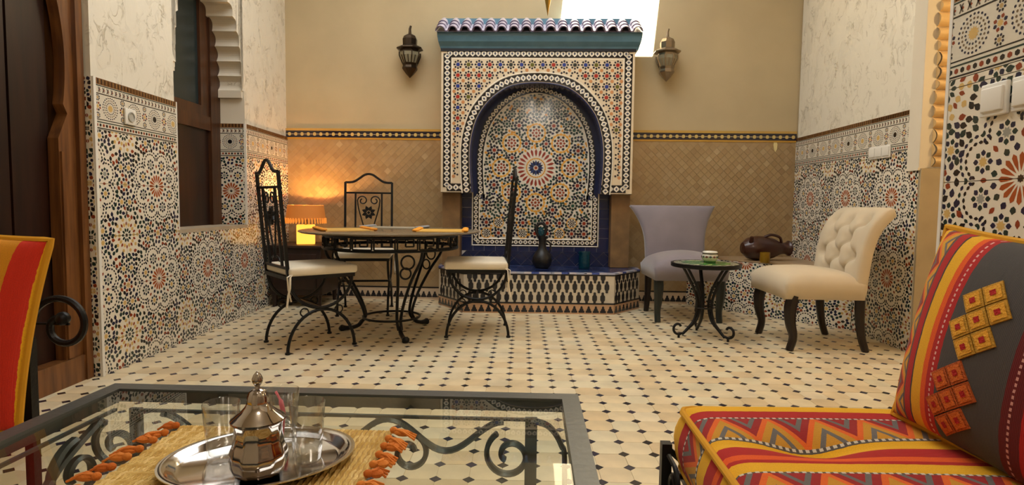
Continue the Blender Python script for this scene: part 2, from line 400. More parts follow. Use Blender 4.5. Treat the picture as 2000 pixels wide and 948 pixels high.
def border_pattern():
    """printed border tile, CELL wide and .25 high"""
    P = []; h = CELL/2; R = lambda a, b, c, d, col: P.append(([(a, b), (c, b), (c, d), (a, d)], col))
    R(-h, .004, h, .009, BLACK); R(-h, .034, h, .039, GREEN); R(-h, .047, h, .051, BLACK); R(-h, .172, h, .177, BLACK); R(-h, .211, h, .216, GREEN)
    for k in range(24):
        x = -h+CELL*(k+.5)/24; P.append((ngon(x, .0215, .0082, 6, .5), RED if k % 2 else BLACK))
    for i, cx in enumerate((-.178, -.003, .172)):
        g = [(96, 96, 96), (70, 74, 84)][i % 2]
        P += star(cx, .1115, .020, .014, 12, YEL if i != 1 else BLACK)
        for r, n, w, L, c in ((.028, 16, .0036, .0085, (60, 62, 72)), (.040, 20, .0040, .008, (110, 92, 70)), (.052, 24, .0042, .008, NAVY)):
            for k in range(n): P.append(petal(cx, .1115, r-L*.5, r+L*.5, 2*PI*k/n, w, c))
    for cx in (-.265, -.0905, .0845, .262):
        P += flower(cx, .1115, .024, 8, YEL, (NAVY, RED))
        for dz in (-.043, .043):
            P += flower(cx, .1115+dz, .017, 8, (180, 150, 100), (BLACK, NAVY))
    for k in range(18):
        x = -h+CELL*(k+.5)/18; w = CELL/36
        for s_ in (-1, 1):
            P.append(([(x-w, .194+s_*.013), (x-w+.006, .194+s_*.013), (x+.003, .194-s_*.012), (x-.003, .194-s_*.012)], (92, 82, 74)))
        P.append((ngon(x, .194, .0045, 4), RED))
    R(-h, .218, h, .25, (120, 78, 40))
    for k in range(44):
        x = -h+CELL*(k+.5)/44; R(x-.0036, .222, x+.0036, .246, (34, 22, 18) if k % 2 else (150, 112, 66))
    return P
PAT = {'cell': cell_pattern(), 'border': border_pattern()}
TILE_CACHE = {}
def printed_tile(kind, u0, v0, u1, v1):
    """mesh of one ceramic tile showing window u0..u1, v0..v1 of a pattern; origin at the window's lower left corner"""
    key = (kind, round(u0, 4), round(v0, 4), round(u1, 4), round(v1, 4))
    if key in TILE_CACHE: return TILE_CACHE[key]
    m = MB(); g = .0011; w, h = u1-u0, v1-v0
    m.slab([(g, g), (w-g, g), (w-g, h-g), (g, h-g)], -.007, 0, CREAM if kind == 'cell' else (214, 206, 188))
    for p, c in PAT[kind]:
        q = clip_poly(p, u0+g, v0+g, u1-g, v1-g)
        if len(q) > 2: m.face([(x-u0, -.0073, z-v0) for x, z in q], c)
    TILE_CACHE[key] = m.mesh('printed_tile', MATS['print_tile']); return TILE_CACHE[key]
def tile_field(parent, rects, uc, name='wall_tile'):
    """ceramic tiles of .53 x .265 over rectangles (u0, v0, u1, v1); uc = wall coordinate of a rosette column, rosettes at z .43 and .96"""
    for (U0, V0, U1, V1) in rects:
        i0, i1 = math.floor((U0-uc)/TW+.5), math.ceil((U1-uc)/TW+.5)
        for i in range(i0, i1):
            a0, a1 = uc+(i-.5)*TW, uc+(i+.5)*TW
            for j in range(-2, 5):
                b0 = .43+j*.265; b1 = b0+.265
                x0, x1, z0, z1 = max(a0, U0), min(a1, U1), max(b0, V0), min(b1, V1)
                if x1-x0 < .012 or z1-z0 < .012: continue
                vb = 0 if j % 2 == 0 else -.265         # pattern coordinate at b0
                me = printed_tile('cell', (x0-a0)*CELL/TW-CELL/2, vb+z0-b0, (x1-a0)*CELL/TW-CELL/2, vb+z1-b0)
                link(name, me, parent, (x0, 0, z0)).scale = (TW/CELL, 1, 1)
def border_row(parent, U0, U1, z, uc, name='border_tile'):
    i0, i1 = math.floor((U0-uc)/TW+.5), math.ceil((U1-uc)/TW+.5)
    for i in range(i0, i1):
        a0 = uc+(i-.5)*TW; x0, x1 = max(a0, U0), min(a0+TW, U1)
        if x1-x0 < .012: continue
        link(name, printed_tile('border', (x0-a0)*CELL/TW-CELL/2, 0, (x1-a0)*CELL/TW-CELL/2, .25), parent, (x0, -.0006, z)).scale = (TW/CELL, 1, 1)
# ------------------------------------------------------------------ the setting
XR, YB = 2.34, 5.26
# floor: octagonal terracotta tiles with small blue-black corner squares
S = EYE/8.25; FROT = .017
fl = thing('floor', None, None, (0, 0, 0), 0, None, 'structure')
fl.rotation_euler = (0, 0, FROT)
MB().box(-2.6, 4.2, -1.8, 5.6, -.06, -.0022).build('grout_bed', MATS['grout'], fl)
CH = .0205                                      # half diagonal of a corner square
OCT = [(-S/2+CH, -S/2), (S/2-CH, -S/2), (S/2, -S/2+CH), (S/2, S/2-CH), (S/2-CH, S/2), (-S/2+CH, S/2), (-S/2, S/2-CH), (-S/2, -S/2+CH)]
def shrink(p, k): return [(x*k, y*k) for x, y in p]
TCOL = [(222, 206, 172), (218, 200, 164), (225, 210, 178), (216, 195, 156), (222, 203, 166), (218, 206, 174), (213, 190, 150), (224, 207, 170)]
CCOL = [(34, 36, 54), (40, 40, 60), (28, 30, 40), (56, 58, 74), (44, 40, 66), (48, 46, 44)]
def tile_mb(m, cx, cy, pts, z1, col): m.prism([(cx+x, cy+y) for x, y in pts], -.006, z1, col)
OCT_ME = []; CAB_ME = []
for c in TCOL:
    m = MB(); tile_mb(m, 0, 0, shrink(OCT, .988), 0, c); OCT_ME.append(m.mesh('tile', MATS['terracotta']))
CABP = [(-CH+.0008, 0), (0, -CH+.0008), (CH-.0008, 0), (0, CH-.0008)]
for c in CCOL:
    m = MB(); tile_mb(m, 0, 0, CABP, .0002, c); CAB_ME.append(m.mesh('corner_square', MATS['glaze']))
def to_px(p):
    d = Vector(p)-Vector((0, 0, EYE)); z = d.dot(cf_)
    return (None if z < .05 else (1000+FPX*d.dot(cr_)/z, 474+FPX*d.dot(cd_)/z))
rng = random.Random(11)
cells = []
for i in range(-30, 42):
    for j in range(-14, 55):
        x, y = (i+.515)*S, (j-.14)*S
        wx, wy = x*math.cos(FROT)-y*math.sin(FROT), x*math.sin(FROT)+y*math.cos(FROT)
        if not (-2.5 < wx < 3.6 and -1.2 < wy < 5.42) or wx < -2.13-.045*(wy-2.77)-.12: continue
        q = to_px((wx, wy, 0)); vis = q is not None and -30 < q[0] < 2030 and q[1] < 975
        if vis and (wx > .42 and wy < 1.45): vis = False
        cells.append((0 if vis else 1, wy, x, y))
cells.sort()
fm, cm = MB(), MB()
# lattice phase: corner squares sit on the lattice points, tiles between them
for k, (nv, wy, x, y) in enumerate(cells):
    tx, ty = x+S/2, y+S/2
    if k < 300:
        link('tile', rng.choice(OCT_ME), fl, (tx, ty, rng.uniform(-.0006, .0004)), None, (rng.uniform(-.004, .004), rng.uniform(-.004, .004), 0))
        link('corner_square', rng.choice(CAB_ME), fl, (x, y, 0))
    else:
        tile_mb(fm, tx, ty, shrink(OCT, .988), rng.uniform(-.0006, .0004), rng.choice(TCOL)); tile_mb(cm, x, y, CABP, .0002, rng.choice(CCOL))
fm.build('far_tiles', MATS['terracotta'], fl, kind='stuff'); cm.build('far_corner_squares', MATS['glaze'], fl, kind='stuff')

# ---- back wall
wb = thing('wall_back', None, None, (0, YB, 0), 0, None, 'structure')
MB().box(-2.6, 2.75, .012, .3, 0, ZC).build('plaster', MATS['back_plaster'], wb)
def diamond_field(parent, x0, x1, z0, z1, keep, seed):
    d = .034*1.0; rg = random.Random(seed)
    cols = [(164, 138, 98), (160, 133, 94), (168, 142, 102), (156, 129, 90), (162, 136, 98), (166, 141, 104)]
    MB().slab([(x0, z0), (x1, z0), (x1, z1), (x0, z1)], .004, .013).build('grout_bed', MATS['grout'], parent)
    mes = []
    for c in cols+[(180, 156, 118), (148, 121, 84)]:
        m = MB(); q = d-.0009; m.slab([(-q, 0), (0, -q), (q, 0), (0, q)], 0, .008, c); mes.append(m.mesh('dado_tile', MATS['dado']))
    st = MB(); full = []
    nx, nz = int((x1-x0)/d)+2, int((z1-z0)/d)+2
    for i in range(nx):
        for j in range(nz):
            if (i+j) % 2: continue
            cx, cz = x0+i*d, z0+j*d
            if cx-d >= x0-1e-6 and cx+d <= x1+1e-6 and cz-d >= z0-1e-6 and cz+d <= z1+1e-6: full.append((cx, cz))
            else:
                p = clip_poly([(cx-d, cz), (cx, cz-d), (cx+d, cz), (cx, cz+d)], x0, z0, x1, z1)
                if len(p) > 2: st.slab(p, .0005, .008, rg.choice(cols))
    full.sort(key=lambda p: (p[0]-keep[0])**2+(p[1]-keep[1])**2)
    for k, (cx, cz) in enumerate(full):
        t = rg.random(); v = 6 if t < .022 else (7 if t < .04 else rg.randrange(6)); ay, ax = rg.gauss(0, .012), rg.gauss(0, .012)
        if k < 150: link('dado_tile', mes[v], parent, (cx, rg.uniform(-.0006, .0006), cz), None, (ax, 0, ay))
        else:
            c = (cols+[(180, 156, 118), (148, 121, 84)])[v]; q = d-.0009
            pts = [(cx-q, cz), (cx, cz-q), (cx+q, cz), (cx, cz+q)]
            b = len(st.v); st.slab(pts, 0, .008, c)
            for n in range(b, b+4):
                X, Y_, Z = st.v[n]; st.v[n] = (X, Y_+(X-cx)*ay-(Z-cz)*ax, Z)
    st.build('dado_tiles_rest', MATS['dado'], parent, kind='stuff')
diamond_field(wb, -2.30, -.80, .118, 1.455, (-1.02, 1.2), 1)
diamond_field(wb, .86, 2.335, .118, 1.462, (1.55, 1.2), 2)
# band of ochre medallions on black along the dado top
def band(parent, x0, x1, z0, n):
    m = MB(); m.slab([(x0, z0), (x1, z0), (x1, z0+.016), (x0, z0+.016)], -.004, .012, (186, 140, 52)); m.build('ochre_strip', MATS['glaze'], parent)
    m = MB(); m.slab([(x0, z0+.016), (x1, z0+.016), (x1, z0+.076), (x0, z0+.076)], -.003, .012, (30, 24, 40)); m.build('black_band', MATS['glaze'], parent)
    m = MB(); m.slab([(x0, z0+.076), (x1, z0+.076), (x1, z0+.097), (x0, z0+.097)], -.007, .012, (190, 152, 74)); m.build('ochre_strip', MATS['glaze'], parent)
    w = (x1-x0)/n; pm = MB(); pm.slab(ngon(0, 0, .0165, 8, PI/8), -.0045, 0, (198, 172, 104)); me = pm.mesh('medallion', MATS['glaze'])
    bm_ = MB(); bm_.slab([(-.010, -.0022), (.010, -.0022), (.010, .0022), (-.010, .0022)], -.0042, 0, (206, 190, 150)); bar = bm_.mesh('link_piece', MATS['glaze'])
    for k in range(n):
        link('medallion', me, parent, (x0+(k+.5)*w, 0, z0+.046)); 
        if k: link('link_piece', bar, parent, (x0+k*w, 0, z0+.046))
band(wb, -2.30, -.80, 1.455, 26); band(wb, .86, 2.335, 1.462, 26)
m = MB(); m.slab([(2.155, 1.375), (2.168, 1.40), (2.172, 1.445), (2.166, 1.462), (2.140, 1.462), (2.136, 1.44), (2.143, 1.40)], -.0022, .004, (222, 206, 148)); m.build('plaster_chip', MATS['plain'], wb)
# stepped black merlons on cream along the foot of the wall
MER = [(-.024, 0), (.024, 0), (.024, .014), (.016, .020), (.016, .030), (.009, .036), (.009, .048), (0, .056), (-.009, .048), (-.009, .036), (-.016, .030), (-.016, .020), (-.024, .014)]
mm = MB(); mm.slab(MER, -.0025, 0, (26, 24, 34)); MER_ME = mm.mesh('merlon', MATS['glaze'])
def foot_strip(parent, x0, x1, y, ztop=.118, ground=(206, 184, 156), step=.052, zb=.022):
    MB().slab([(x0, 0), (x1, 0), (x1, ztop-.012), (x0, ztop-.012)], y-.001, y+.012, ground).build('cream_strip', MATS['glaze'], parent)
    MB().slab([(x0, ztop-.012), (x1, ztop-.012), (x1, ztop), (x0, ztop)], y-.003, y+.012, (24, 22, 26)).build('black_line', MATS['glaze'], parent)
    n = max(1, round((x1-x0)/step))
    for k in range(n): link('merlon', MER_ME, parent, (x0+(k+.5)*(x1-x0)/n, y-.001, zb))
bb = thing('baseboard_back', None, None, (0, YB, 0), 0, None, 'structure')
foot_strip(bb, -2.30, -.80, -.001); foot_strip(bb, .96, 1.42, -.001)

# ---- left wall, slightly splayed, with the window niche
LA = math.atan2(1, -.045)
wl = thing('wall_left', None, None, (-2.130, 2.77, 0), LA, None, 'structure')
LEND = 2.56
N0, N1, NS, NSP, ND = .705, 1.645, .70, 1.72, .22          # niche along the wall, sill, springing, depth
def arch_pts(c, hw, zs, rise, n=40, lobes=0, la=.03):
    """pointed arch from left springing to right springing, optionally with lobes"""
    base = []
    for i in range(n+1):
        t = i/n; a = PI*(1-t); x = math.cos(a); zz = math.sin(a)
        k = abs(x); base.append((c+hw*x*(1.0 if k < .99 else 1.0), zs+rise*(zz**.85)*(1-.10*k*(1-k))))
    if not lobes: return base
    out = []
    L = [0]
    for a, b in zip(base, base[1:]): L.append(L[-1]+math.hypot(b[0]-a[0], b[1]-a[1]))
    tot = L[-1]; m = lobes*8
    for q in range(m+1):
        s_ = tot*q/m; i = max(k for k in range(len(L)) if L[k] <= s_+1e-9); i = min(i, len(base)-2)
        f = (s_-L[i])/(L[i+1]-L[i]); a, b = base[i], base[i+1]; px, pz = a[0]+f*(b[0]-a[0]), a[1]+f*(b[1]-a[1])
        tx, tz = (b[0]-a[0]), (b[1]-a[1]); l = math.hypot(tx, tz); nx, nz = -tz/l, tx/l
        d = la*abs(math.sin(PI*lobes*q/m)); out.append((px+nx*d, pz+nz*d))
    return out
AP = arch_pts((N0+N1)/2, (N1-N0)/2-.03, NSP, .70, lobes=17, la=.034)
m = MB(); TH = .42
m.box(-.0, N0, .006, TH, 0, ZC); m.box(N1, LEND+.2, .006, TH, 0, ZC); m.box(N0, N1, .006, TH, 0, NS)
m.build('stucco', MATS['stucco'], wl)
m = MB()
top = 2.75
P = [(N0, NSP)]+AP+[(N1, NSP)]
for a, b in zip(P, P[1:]):
    if abs(a[0]-b[0]) > 1e-6: m.face([(a[0], .006, a[1]), (b[0], .006, b[1]), (b[0], .006, top), (a[0], .006, top)])
m.box(N0, N1, .006, TH, top, ZC)
m.build('arch_face', MATS['stucco'], wl)
m = MB()
m.grid([[(x, y, z) for y in (.006, .05, .10, .15, .20)] for x, z in P])
for x0 in (N0, N1-.03):
    m.box(x0, x0+.03, .012, .20, NSP-.03, NSP); m.box(x0, x0+.022, .010, .20, NSP-.055, NSP-.03)
m.build('lobed_arch', MATS['plaster'], wl)
m = MB(); m.box(N0-.005, N1+.005, -.004, ND, NS-.02, NS+.002); m.build('sill', mat('sill_stone', (176, 160, 136), .5, var=.1), wl)
UC = .485
tile_field(wl, [(0.012, 0, N0, 1.225), (N0, 0, N1, NS-.02), (N1, 0, LEND, 1.225)], UC)
border_row(wl, .012, N0, 1.225, UC); border_row(wl, N1, LEND, 1.225, UC)
m = MB(); m.box(-.006, .012, -.010, .05, 0, 1.475); m.build('edge_profile', MATS['white_plastic'], wl)
m = MB(); m.box(N0-.006, N0+.004, -.009, .006, NS, 1.475); m.box(N1-.004, N1+.006, -.009, .006, NS, 1.475); m.build('niche_edge_profile', MATS['white_plastic'], wl)
# far jamb of the niche, tiled
jm = bpy.data.objects.new('niche_jamb', None); COL.objects.link(jm); jm.parent = wl; jm.location = (N1, 0.0, 0); jm.rotation_euler = (0, 0, 0)
jm.location = (N1, ND, 0); jm.rotation_euler = (0, 0, -PI/2)       # local x runs from the window out to the room
MB().slab([(0, NS), (ND, NS), (ND, NSP), (0, NSP)], -.001, .004).build('jamb_plaster', MATS['plaster'], jm)
tile_field(jm, [(0, NS+.002, ND-.006, 1.225)], .11); border_row(jm, 0, ND-.006, 1.225, .11)
# return of the wall beside the door, tiled too
rt = bpy.data.objects.new('door_return', None); COL.objects.link(rt); rt.parent = wl
rt.matrix_basis = Matrix.Translation((-.001, .30, 0)) @ Matrix.Rotation(-PI/2, 4, 'Z')
tile_field(rt, [(.0, 0, .30, 1.475)], .0)

# window set back in the niche: wooden frame, lower panel, dark pane
w1 = thing('window_1', None, None, (-2.130, 2.77, 0), LA, None, 'structure')
m = MB(); y0, y1 = ND-.02, ND+.05
m.box(N0-.08, N0+.10, y0-.015, y1, NS, 2.55); m.box(N1-.14, N1+.06, y0-.015, y1, NS, 2.55); m.box(N0+.10, N1-.14, y0-.01, y1, 1.40, 1.50)
m.build('window_frame', MATS['window_wood'], w1)
MB().box(N0+.10, N1-.14, y0+.01, y1, NS, 1.40).build('lower_panel', MATS['dark_wood'], w1)
m = MB(); m.box(N0+.10, N0+.16, y0, y1, 1.50, 2.55); m.box(N1-.25, N1-.14, y0, y1, 1.50, 2.55); m.box(N0+.16, N1-.25, y0, y1, 1.50, 1.57); m.build('sash', MATS['window_wood'], w1)
MB().box(N0+.16, N1-.25, y0+.02, y0+.03, 1.57, 2.55).build('pane', MATS['window_glass'], w1)

# door in a wooden surround with a horseshoe arch, left of the tiled wall
d1 = thing('door_1', None, None, (-2.130, 2.77, 0), LA, None, 'structure')
DY = .05
m = MB(); m.box(-.055, -.012, DY-.02, .30, 0, 2.6); m.build('outer_jamb', MATS['door_wood'], d1)
# surround panel with arch cut-out: arch centre further along the door (towards the camera)
AC, AW = -.66, .50
def horseshoe(z):
    if z < 1.16: return AW
    if z < 1.30: return AW+ (z-1.16)/.14*.07
    t = (z-1.52)/.78
    return (AW+.055)*math.sqrt(max(0, 1-t*t))
m = MB(); zs = [i*.04 for i in range(0, 58)]
ins = [(AC+horseshoe(z), z) for z in zs]
for a, b in zip(ins, ins[1:]):
    m.face([(a[0], DY, a[1]), (-.055, DY, a[1]), (-.055, DY, b[1]), (b[0], DY, b[1])]); m.face([(a[0], DY, a[1]), (b[0], DY, b[1]), (b[0], DY+.05, b[1]), (a[0], DY+.05, a[1])])
    a2, b2 = 2*AC-a[0], 2*AC-b[0]
    m.face([(-1.27, DY, a[1]), (a2, DY, a[1]), (b2, DY, b[1]), (-1.27, DY, b[1])])
m.box(-1.27, -.055, DY, DY+.05, zs[-1], 2.6); m.box(-1.31, -1.27, DY-.02, .30, 0, 2.6)
m.build('arched_surround', MATS['door_wood'], d1)
m = MB(); m.box(-.155, -.125, DY-.010, DY, .13, 1.10); m.build('moulding', MATS['door_wood'], d1)
m = MB(); m.box(-1.27, -.055, DY-.012, DY+.06, 0, .125); m.build('bottom_rail', MATS['door_wood'], d1)
for k in range(5):
    m = MB(); m.box(-1.20+k*.212, -1.20+k*.212+.206, DY+.055+.006*(k % 2), DY+.10, .0, 2.5); m.build('plank', MATS['dark_wood'], d1)
m = MB(); m.box(-1.31, 0, .30, .42, 0, ZC); m.box(-1.31, 0, 0.006, .42, 2.6, ZC); m.build('wall_over_door', MATS['stucco'], wl)
m = MB(); m.box(-4.4, -1.31, .006, .42, 0, ZC); m.build('stucco', MATS['stucco'], wl)

# ---- right wall up to the opening
wr = thing('wall_right', None, None, (XR, YB, 0), -PI/2, None, 'structure')
RE = 1.668
MB().box(-.0, RE, .006, .40, 0, ZC).build('stucco', MATS['stucco'], wr)
UCR = .858
tile_field(wr, [(0, 0, RE-.006, 1.132), (0, 1.132, 1.556, 1.25)], UCR); border_row(wr, 0, 1.556, 1.25, .865)
m = MB(); m.box(1.556, RE-.001, -.014, .006, 1.132, ZC); m.build('plaster_surround', MATS['plaster'], wr)
m = MB(); m.box(1.556, RE+.004, -.02, .02, 1.118, 1.134); m.build('impost', MATS['plaster'], wr)
MB().box(RE, RE+.012, -.004, .42, 0, 1.13).build('jamb_plaster', mat('jamb_grey', (176, 158, 126), .8, var=.08), wr)
MB().box(RE, RE+.004, -.014, .06, 1.134, ZC).build('jamb_edge', MATS['plaster'], wr)
z = 1.14; k = 0
while z < 2.6:                                  # moulded lobes up the soffit of the arch
    hgt = .062+.012*((k*7) % 3); m = MB()
    prof = [(.05+.0, z), (.05, z+hgt)]
    rings = [[(RE+.002+.034*math.sin(PI*q/8)**.8, y+.012*math.sin(9*y+k), z+hgt*q/8) for q in range(9)] for y in (.055, .12, .2, .28, .36, .42)]
    m.grid(rings); m.face([(RE+.002+.034*math.sin(PI*q/8)**.8, .055, z+hgt*q/8) for q in range(9)])
    m.build('arch_lobe', mat('carved_plaster', (210, 176, 120), .55, var=.1, bump=.3, bscale=30), wr, smooth=True); z += hgt+.002; k += 1

# ---- alcove pier beside the sofa, same printed tiles
wp = thing('wall_alcove', None, None, (1.2, 1.735, 0), -PI/2, None, 'structure')
MB().box(0, 3.4, .006, .40, 0, ZC).build('plaster', MATS['plaster'], wp)
tile_field(wp, [(.006, 0, 3.4, 1.25)], .272); border_row(wp, .006, 3.4, 1.25, .272)
MB().box(-.006, .006, -.009, .05, 0, 1.52).build('edge_profile', MATS['white_plastic'], wp)

# ---- ceiling with the skylight opening, and what encloses the rest
cl = thing('ceiling', None, None, (0, 0, 0), 0, None, 'structure')
HX0, HX1, HY0, HY1 = .335, 1.19, 4.34, 5.272      # open roof panel the sun comes through
m = MB(); m.box(-2.8, HX0, 1.6, 5.6, ZC, ZC+.12); m.box(HX1, 4.2, 1.6, 5.6, ZC, ZC+.12); m.box(HX0, HX1, 1.6, HY0, ZC, ZC+.12)
m.box(-2.8, 1.3, -1.8, 1.735, 2.75, 2.87); m.box(-2.8, 1.6, 1.60, 1.735, 2.75, ZC)
m.build('plaster', MATS['plaster'], cl)
wo = thing('wall_rear', None, None, (0, 0, 0), 0, None, 'structure')
m = MB(); m.box(-2.8, 1.6, -1.75, -1.6, 0, 2.87); m.box(1.6, 3.9, 1.6, 1.735, 0, ZC); m.box(3.75, 3.9, 1.735, 4.2, 0, ZC); m.box(2.74, 3.9, 4.0, 4.2, 0, ZC)
m.build('plaster', MATS['plaster'], wo)
# ------------------------------------------------------------------ wall fountain
FX, FY = .033, 5.0
ft = thing('wall_fountain', 'zellige wall fountain with arched niche, tiled roof and low basin', 'fountain', (FX, FY, 0))
FW, FZ0, FZ1 = .82, .98, 2.205
K = 1131/5.0
_w = [(377, 124), (340, 127), (300, 128), (270, 125), (240, 117), (220, 107), (200, 91), (185, 74), (175, 57), (169, 36), (166.5, 14), (166, 0)]
half = [(w/K, .88+(400.5-y)/K) for y, w in _w]                    # opening half profile, bottom to apex
half = [tuple(v) for v in smooth_path([(a, b) for a, b in half], 5)]
prof_in = [(-a, b) for a, b in half]+[(a, b) for a, b in half[::-1]][1:]    # left foot up over the apex to the right foot
def offset(path, d):
    out = []
    for i, p in enumerate(path):
        a, b = path[max(0, i-1)], path[min(len(path)-1, i+1)]; tx, tz = b[0]-a[0], b[1]-a[1]; l = math.hypot(tx, tz) or 1
        nx, nz = -tz/l, tx/l; out.append((p[0]+nx*d, max(p[1]+nz*d, p[1]-1)))
    return out
def in_arch(x, z, path):
    c = False; q = path+[(path[-1][0], -5), (path[0][0], -5)]; n = len(q)
    for i in range(n):
        (x1, z1), (x2, z2) = q[i], q[i-1]
        if (z1 > z) != (z2 > z) and x < (x2-x1)*(z-z1)/(z2-z1)+x1: c = not c
    return c
# front slab with the arched opening
FT = .15
# (horseshoe: the widest point lies above the foot, so the side strips are built row by row)
m = MB(); hp = half
for a, b in zip(hp, hp[1:]):
    for sg in (-1, 1):
        for y in (0, FT):
            q = [(sg*FW, y, a[1]), (sg*a[0], y, a[1]), (sg*b[0], y, b[1]), (sg*FW, y, b[1])]; m.face(q)
m.box(-FW, FW, 0, FT, hp[-1][1], FZ1)
m.face([(-FW, 0, FZ0), (-FW, FT, FZ0), (-hp[0][0], FT, FZ0), (-hp[0][0], 0, FZ0)]); m.face([(FW, 0, FZ0), (FW, FT, FZ0), (hp[0][0], FT, FZ0), (hp[0][0], 0, FZ0)])
for sg in (-1, 1): m.face([(sg*FW, 0, FZ0), (sg*FW, .26, FZ0), (sg*FW, .26, FZ1), (sg*FW, 0, FZ1)])
m.cur = (222, 210, 190)
m.c = [(214, 196, 166)]*len(m.f)
body = m.build('arched_frame', MATS['glaze'], ft)
m = MB(); m.grid([[(x, y, z) for y in (0, .05, .1, FT, .225)] for x, z in prof_in], col=(40, 50, 92)); m.build('arch_soffit', MATS['glaze'], ft)
m = MB(); m.tube([(x, -.002, z) for x, z in prof_in], .007, 6, col=(34, 40, 78)); m.build('soffit_edge', MATS['glaze'], ft)
# mosaics of the frame: outer border, arch border, flower field
def bead_band(P, path, w, pitch):
    """row of cream lozenges with dark dots between dark triangles along a path"""
    L = [0]
    for a, b in zip(path, path[1:]): L.append(L[-1]+math.hypot(b[0]-a[0], b[1]-a[1]))
    n = max(2, round(L[-1]/pitch)); i = 0
    def at(s_):
        k = 0
        while k < len(L)-2 and L[k+1] < s_: k += 1
        f = (s_-L[k])/((L[k+1]-L[k]) or 1); a, b = path[k], path[k+1]; l = math.hypot(b[0]-a[0], b[1]-a[1]) or 1
        return a[0]+f*(b[0]-a[0]), a[1]+f*(b[1]-a[1]), (b[0]-a[0])/l, (b[1]-a[1])/l
    ends = [at(L[-1]*q/(n*2)) for q in range(n*2+1)]
    pt = lambda e, d, t=0: (e[0]-e[3]*d+e[2]*t, e[1]+e[2]*d+e[3]*t)
    for q in range(0, n*2, 2):
        e0, e1, e2 = ends[q], ends[q+1], ends[q+2]
        P.append(([pt(e0, -w), pt(e2, -w), pt(e2, w), pt(e0, w)], BLACK, 1))
        P.append(([pt(e1, -w*.80), pt(e2, -w*.14), pt(e2, w*.14), pt(e1, w*.80), pt(e0, w*.14), pt(e0, -w*.14)], CREAM, 2))
        P.append(([pt(e1, -w*.42), pt(e1, 0, pitch*.2), pt(e1, w*.42), pt(e1, 0, -pitch*.2)], (70, 72, 90), 3))
        P.append(([pt(e0, -w*.16), pt(e0, 0, pitch*.13), pt(e0, w*.16), pt(e0, 0, -pitch*.13)], BLACK, 3))
def pieces(P, name, parent, y, ):
    m = MB()
    for t in P:
        p, c = t[0], t[1]; lv = t[2] if len(t) > 2 else 1
        m.face([(x, y-.0008*lv, z) for x, z in p], c)
    return m.build(name, MATS['glaze'], parent, kind='stuff')
P = []; b = .033; cx = FW-.052
rect = [[(-cx, FZ0+.045), (-cx, FZ1-.045)], [(-cx, FZ1-.045), (cx, FZ1-.045)], [(cx, FZ1-.045), (cx, FZ0+.045)], [(-cx, FZ0+.045), (-hp[0][0]-.01, FZ0+.045)], [(hp[0][0]+.01, FZ0+.045), (cx, FZ0+.045)]]
for r in rect: bead_band(P, r, b, .048)
pieces(P, 'border_mosaic', ft, -.001)
P = []; bead_band(P, offset(prof_in, .046), .034, .048); pieces(P, 'arch_border_mosaic', ft, -.003)
m = MB(); m.tube([(x, -.002, z) for x, z in offset(prof_in, .086)], .006, 6, col=CREAM); m.build('arch_border_line', MATS['glaze'], ft)
P = []; rg = random.Random(5); fx0, fx1, fz0, fz1 = -FW+.098, FW-.098, FZ0+.090, FZ1-.092
aout = offset(prof_in, .090)
P.append(([(fx0-.008, fz1), (fx1+.008, fz1), (fx1+.008, fz1+.008), (fx0-.008, fz1+.008)], (236, 226, 206), 1))
for sg in (-1, 1): P.append(([(sg*(fx1+.008), fz0), (sg*fx1, fz0), (sg*fx1, fz1), (sg*(fx1+.008), fz1)], (236, 226, 206), 1))
ncx = 16; sp = (fx1-fx0)/ncx; ncz = int((fz1-fz0)/sp)
cents = [BLUE, (44, 46, 40), BLUE, (160, 40, 30), BLUE, (96, 92, 30)]
bare = lambda x, z, r: not any(in_arch(x+dx, z+dz, aout) for dx, dz in ((0, 0), (r, 0), (-r, 0), (0, -r), (r*.7, -r*.7), (-r*.7, -r*.7)))
P.append(([(fx0, fz1-.002), (fx1, fz1-.002), (fx1, fz1), (fx0, fz1)], (226, 200, 160), 1))
for i in range(ncx+1):
    for j in range(ncz+2):
        x, z = fx0+(i+.5)*sp, fz1-(j+.5)*sp
        if i < ncx and z > fz0+.03:
            c = cents[(i*5+j*3+(i*j) % 4) % 6]
            if bare(x, z, .034):
                P += [(p, cc, 2) for p, cc in star(x, z, .0205, .0135, 8, c)]
                for k in range(8):
                    a = 2*PI*k/8; P.append((ngon(x+.0305*math.cos(a), z+.0305*math.sin(a), .0092, 6, a), (30, 28, 40), 2))
            else:
                for k in range(8):
                    a = 2*PI*k/8; px, pz = x+.0305*math.cos(a), z+.0305*math.sin(a)
                    if bare(px, pz, .008): P.append((ngon(px, pz, .0092, 6, a), (30, 28, 40), 2))
        x, z = fx0+i*sp, fz1-j*sp
        if fz0+.02 < z < fz1-.01 and fx0+.01 < x < fx1-.01 and bare(x, z, .012): P.append((ngon(x, z, .0150, 8, PI/8), (190, 132, 84), 2))
        if fz0+.02 < z < fz1-.01 and i in (0, ncx): P.append((ngon(x+(.012 if i == 0 else -.012), z, .0150, 8, PI/8), (190, 132, 84), 2))
pieces(P, 'flower_mosaic', ft, -.0005)

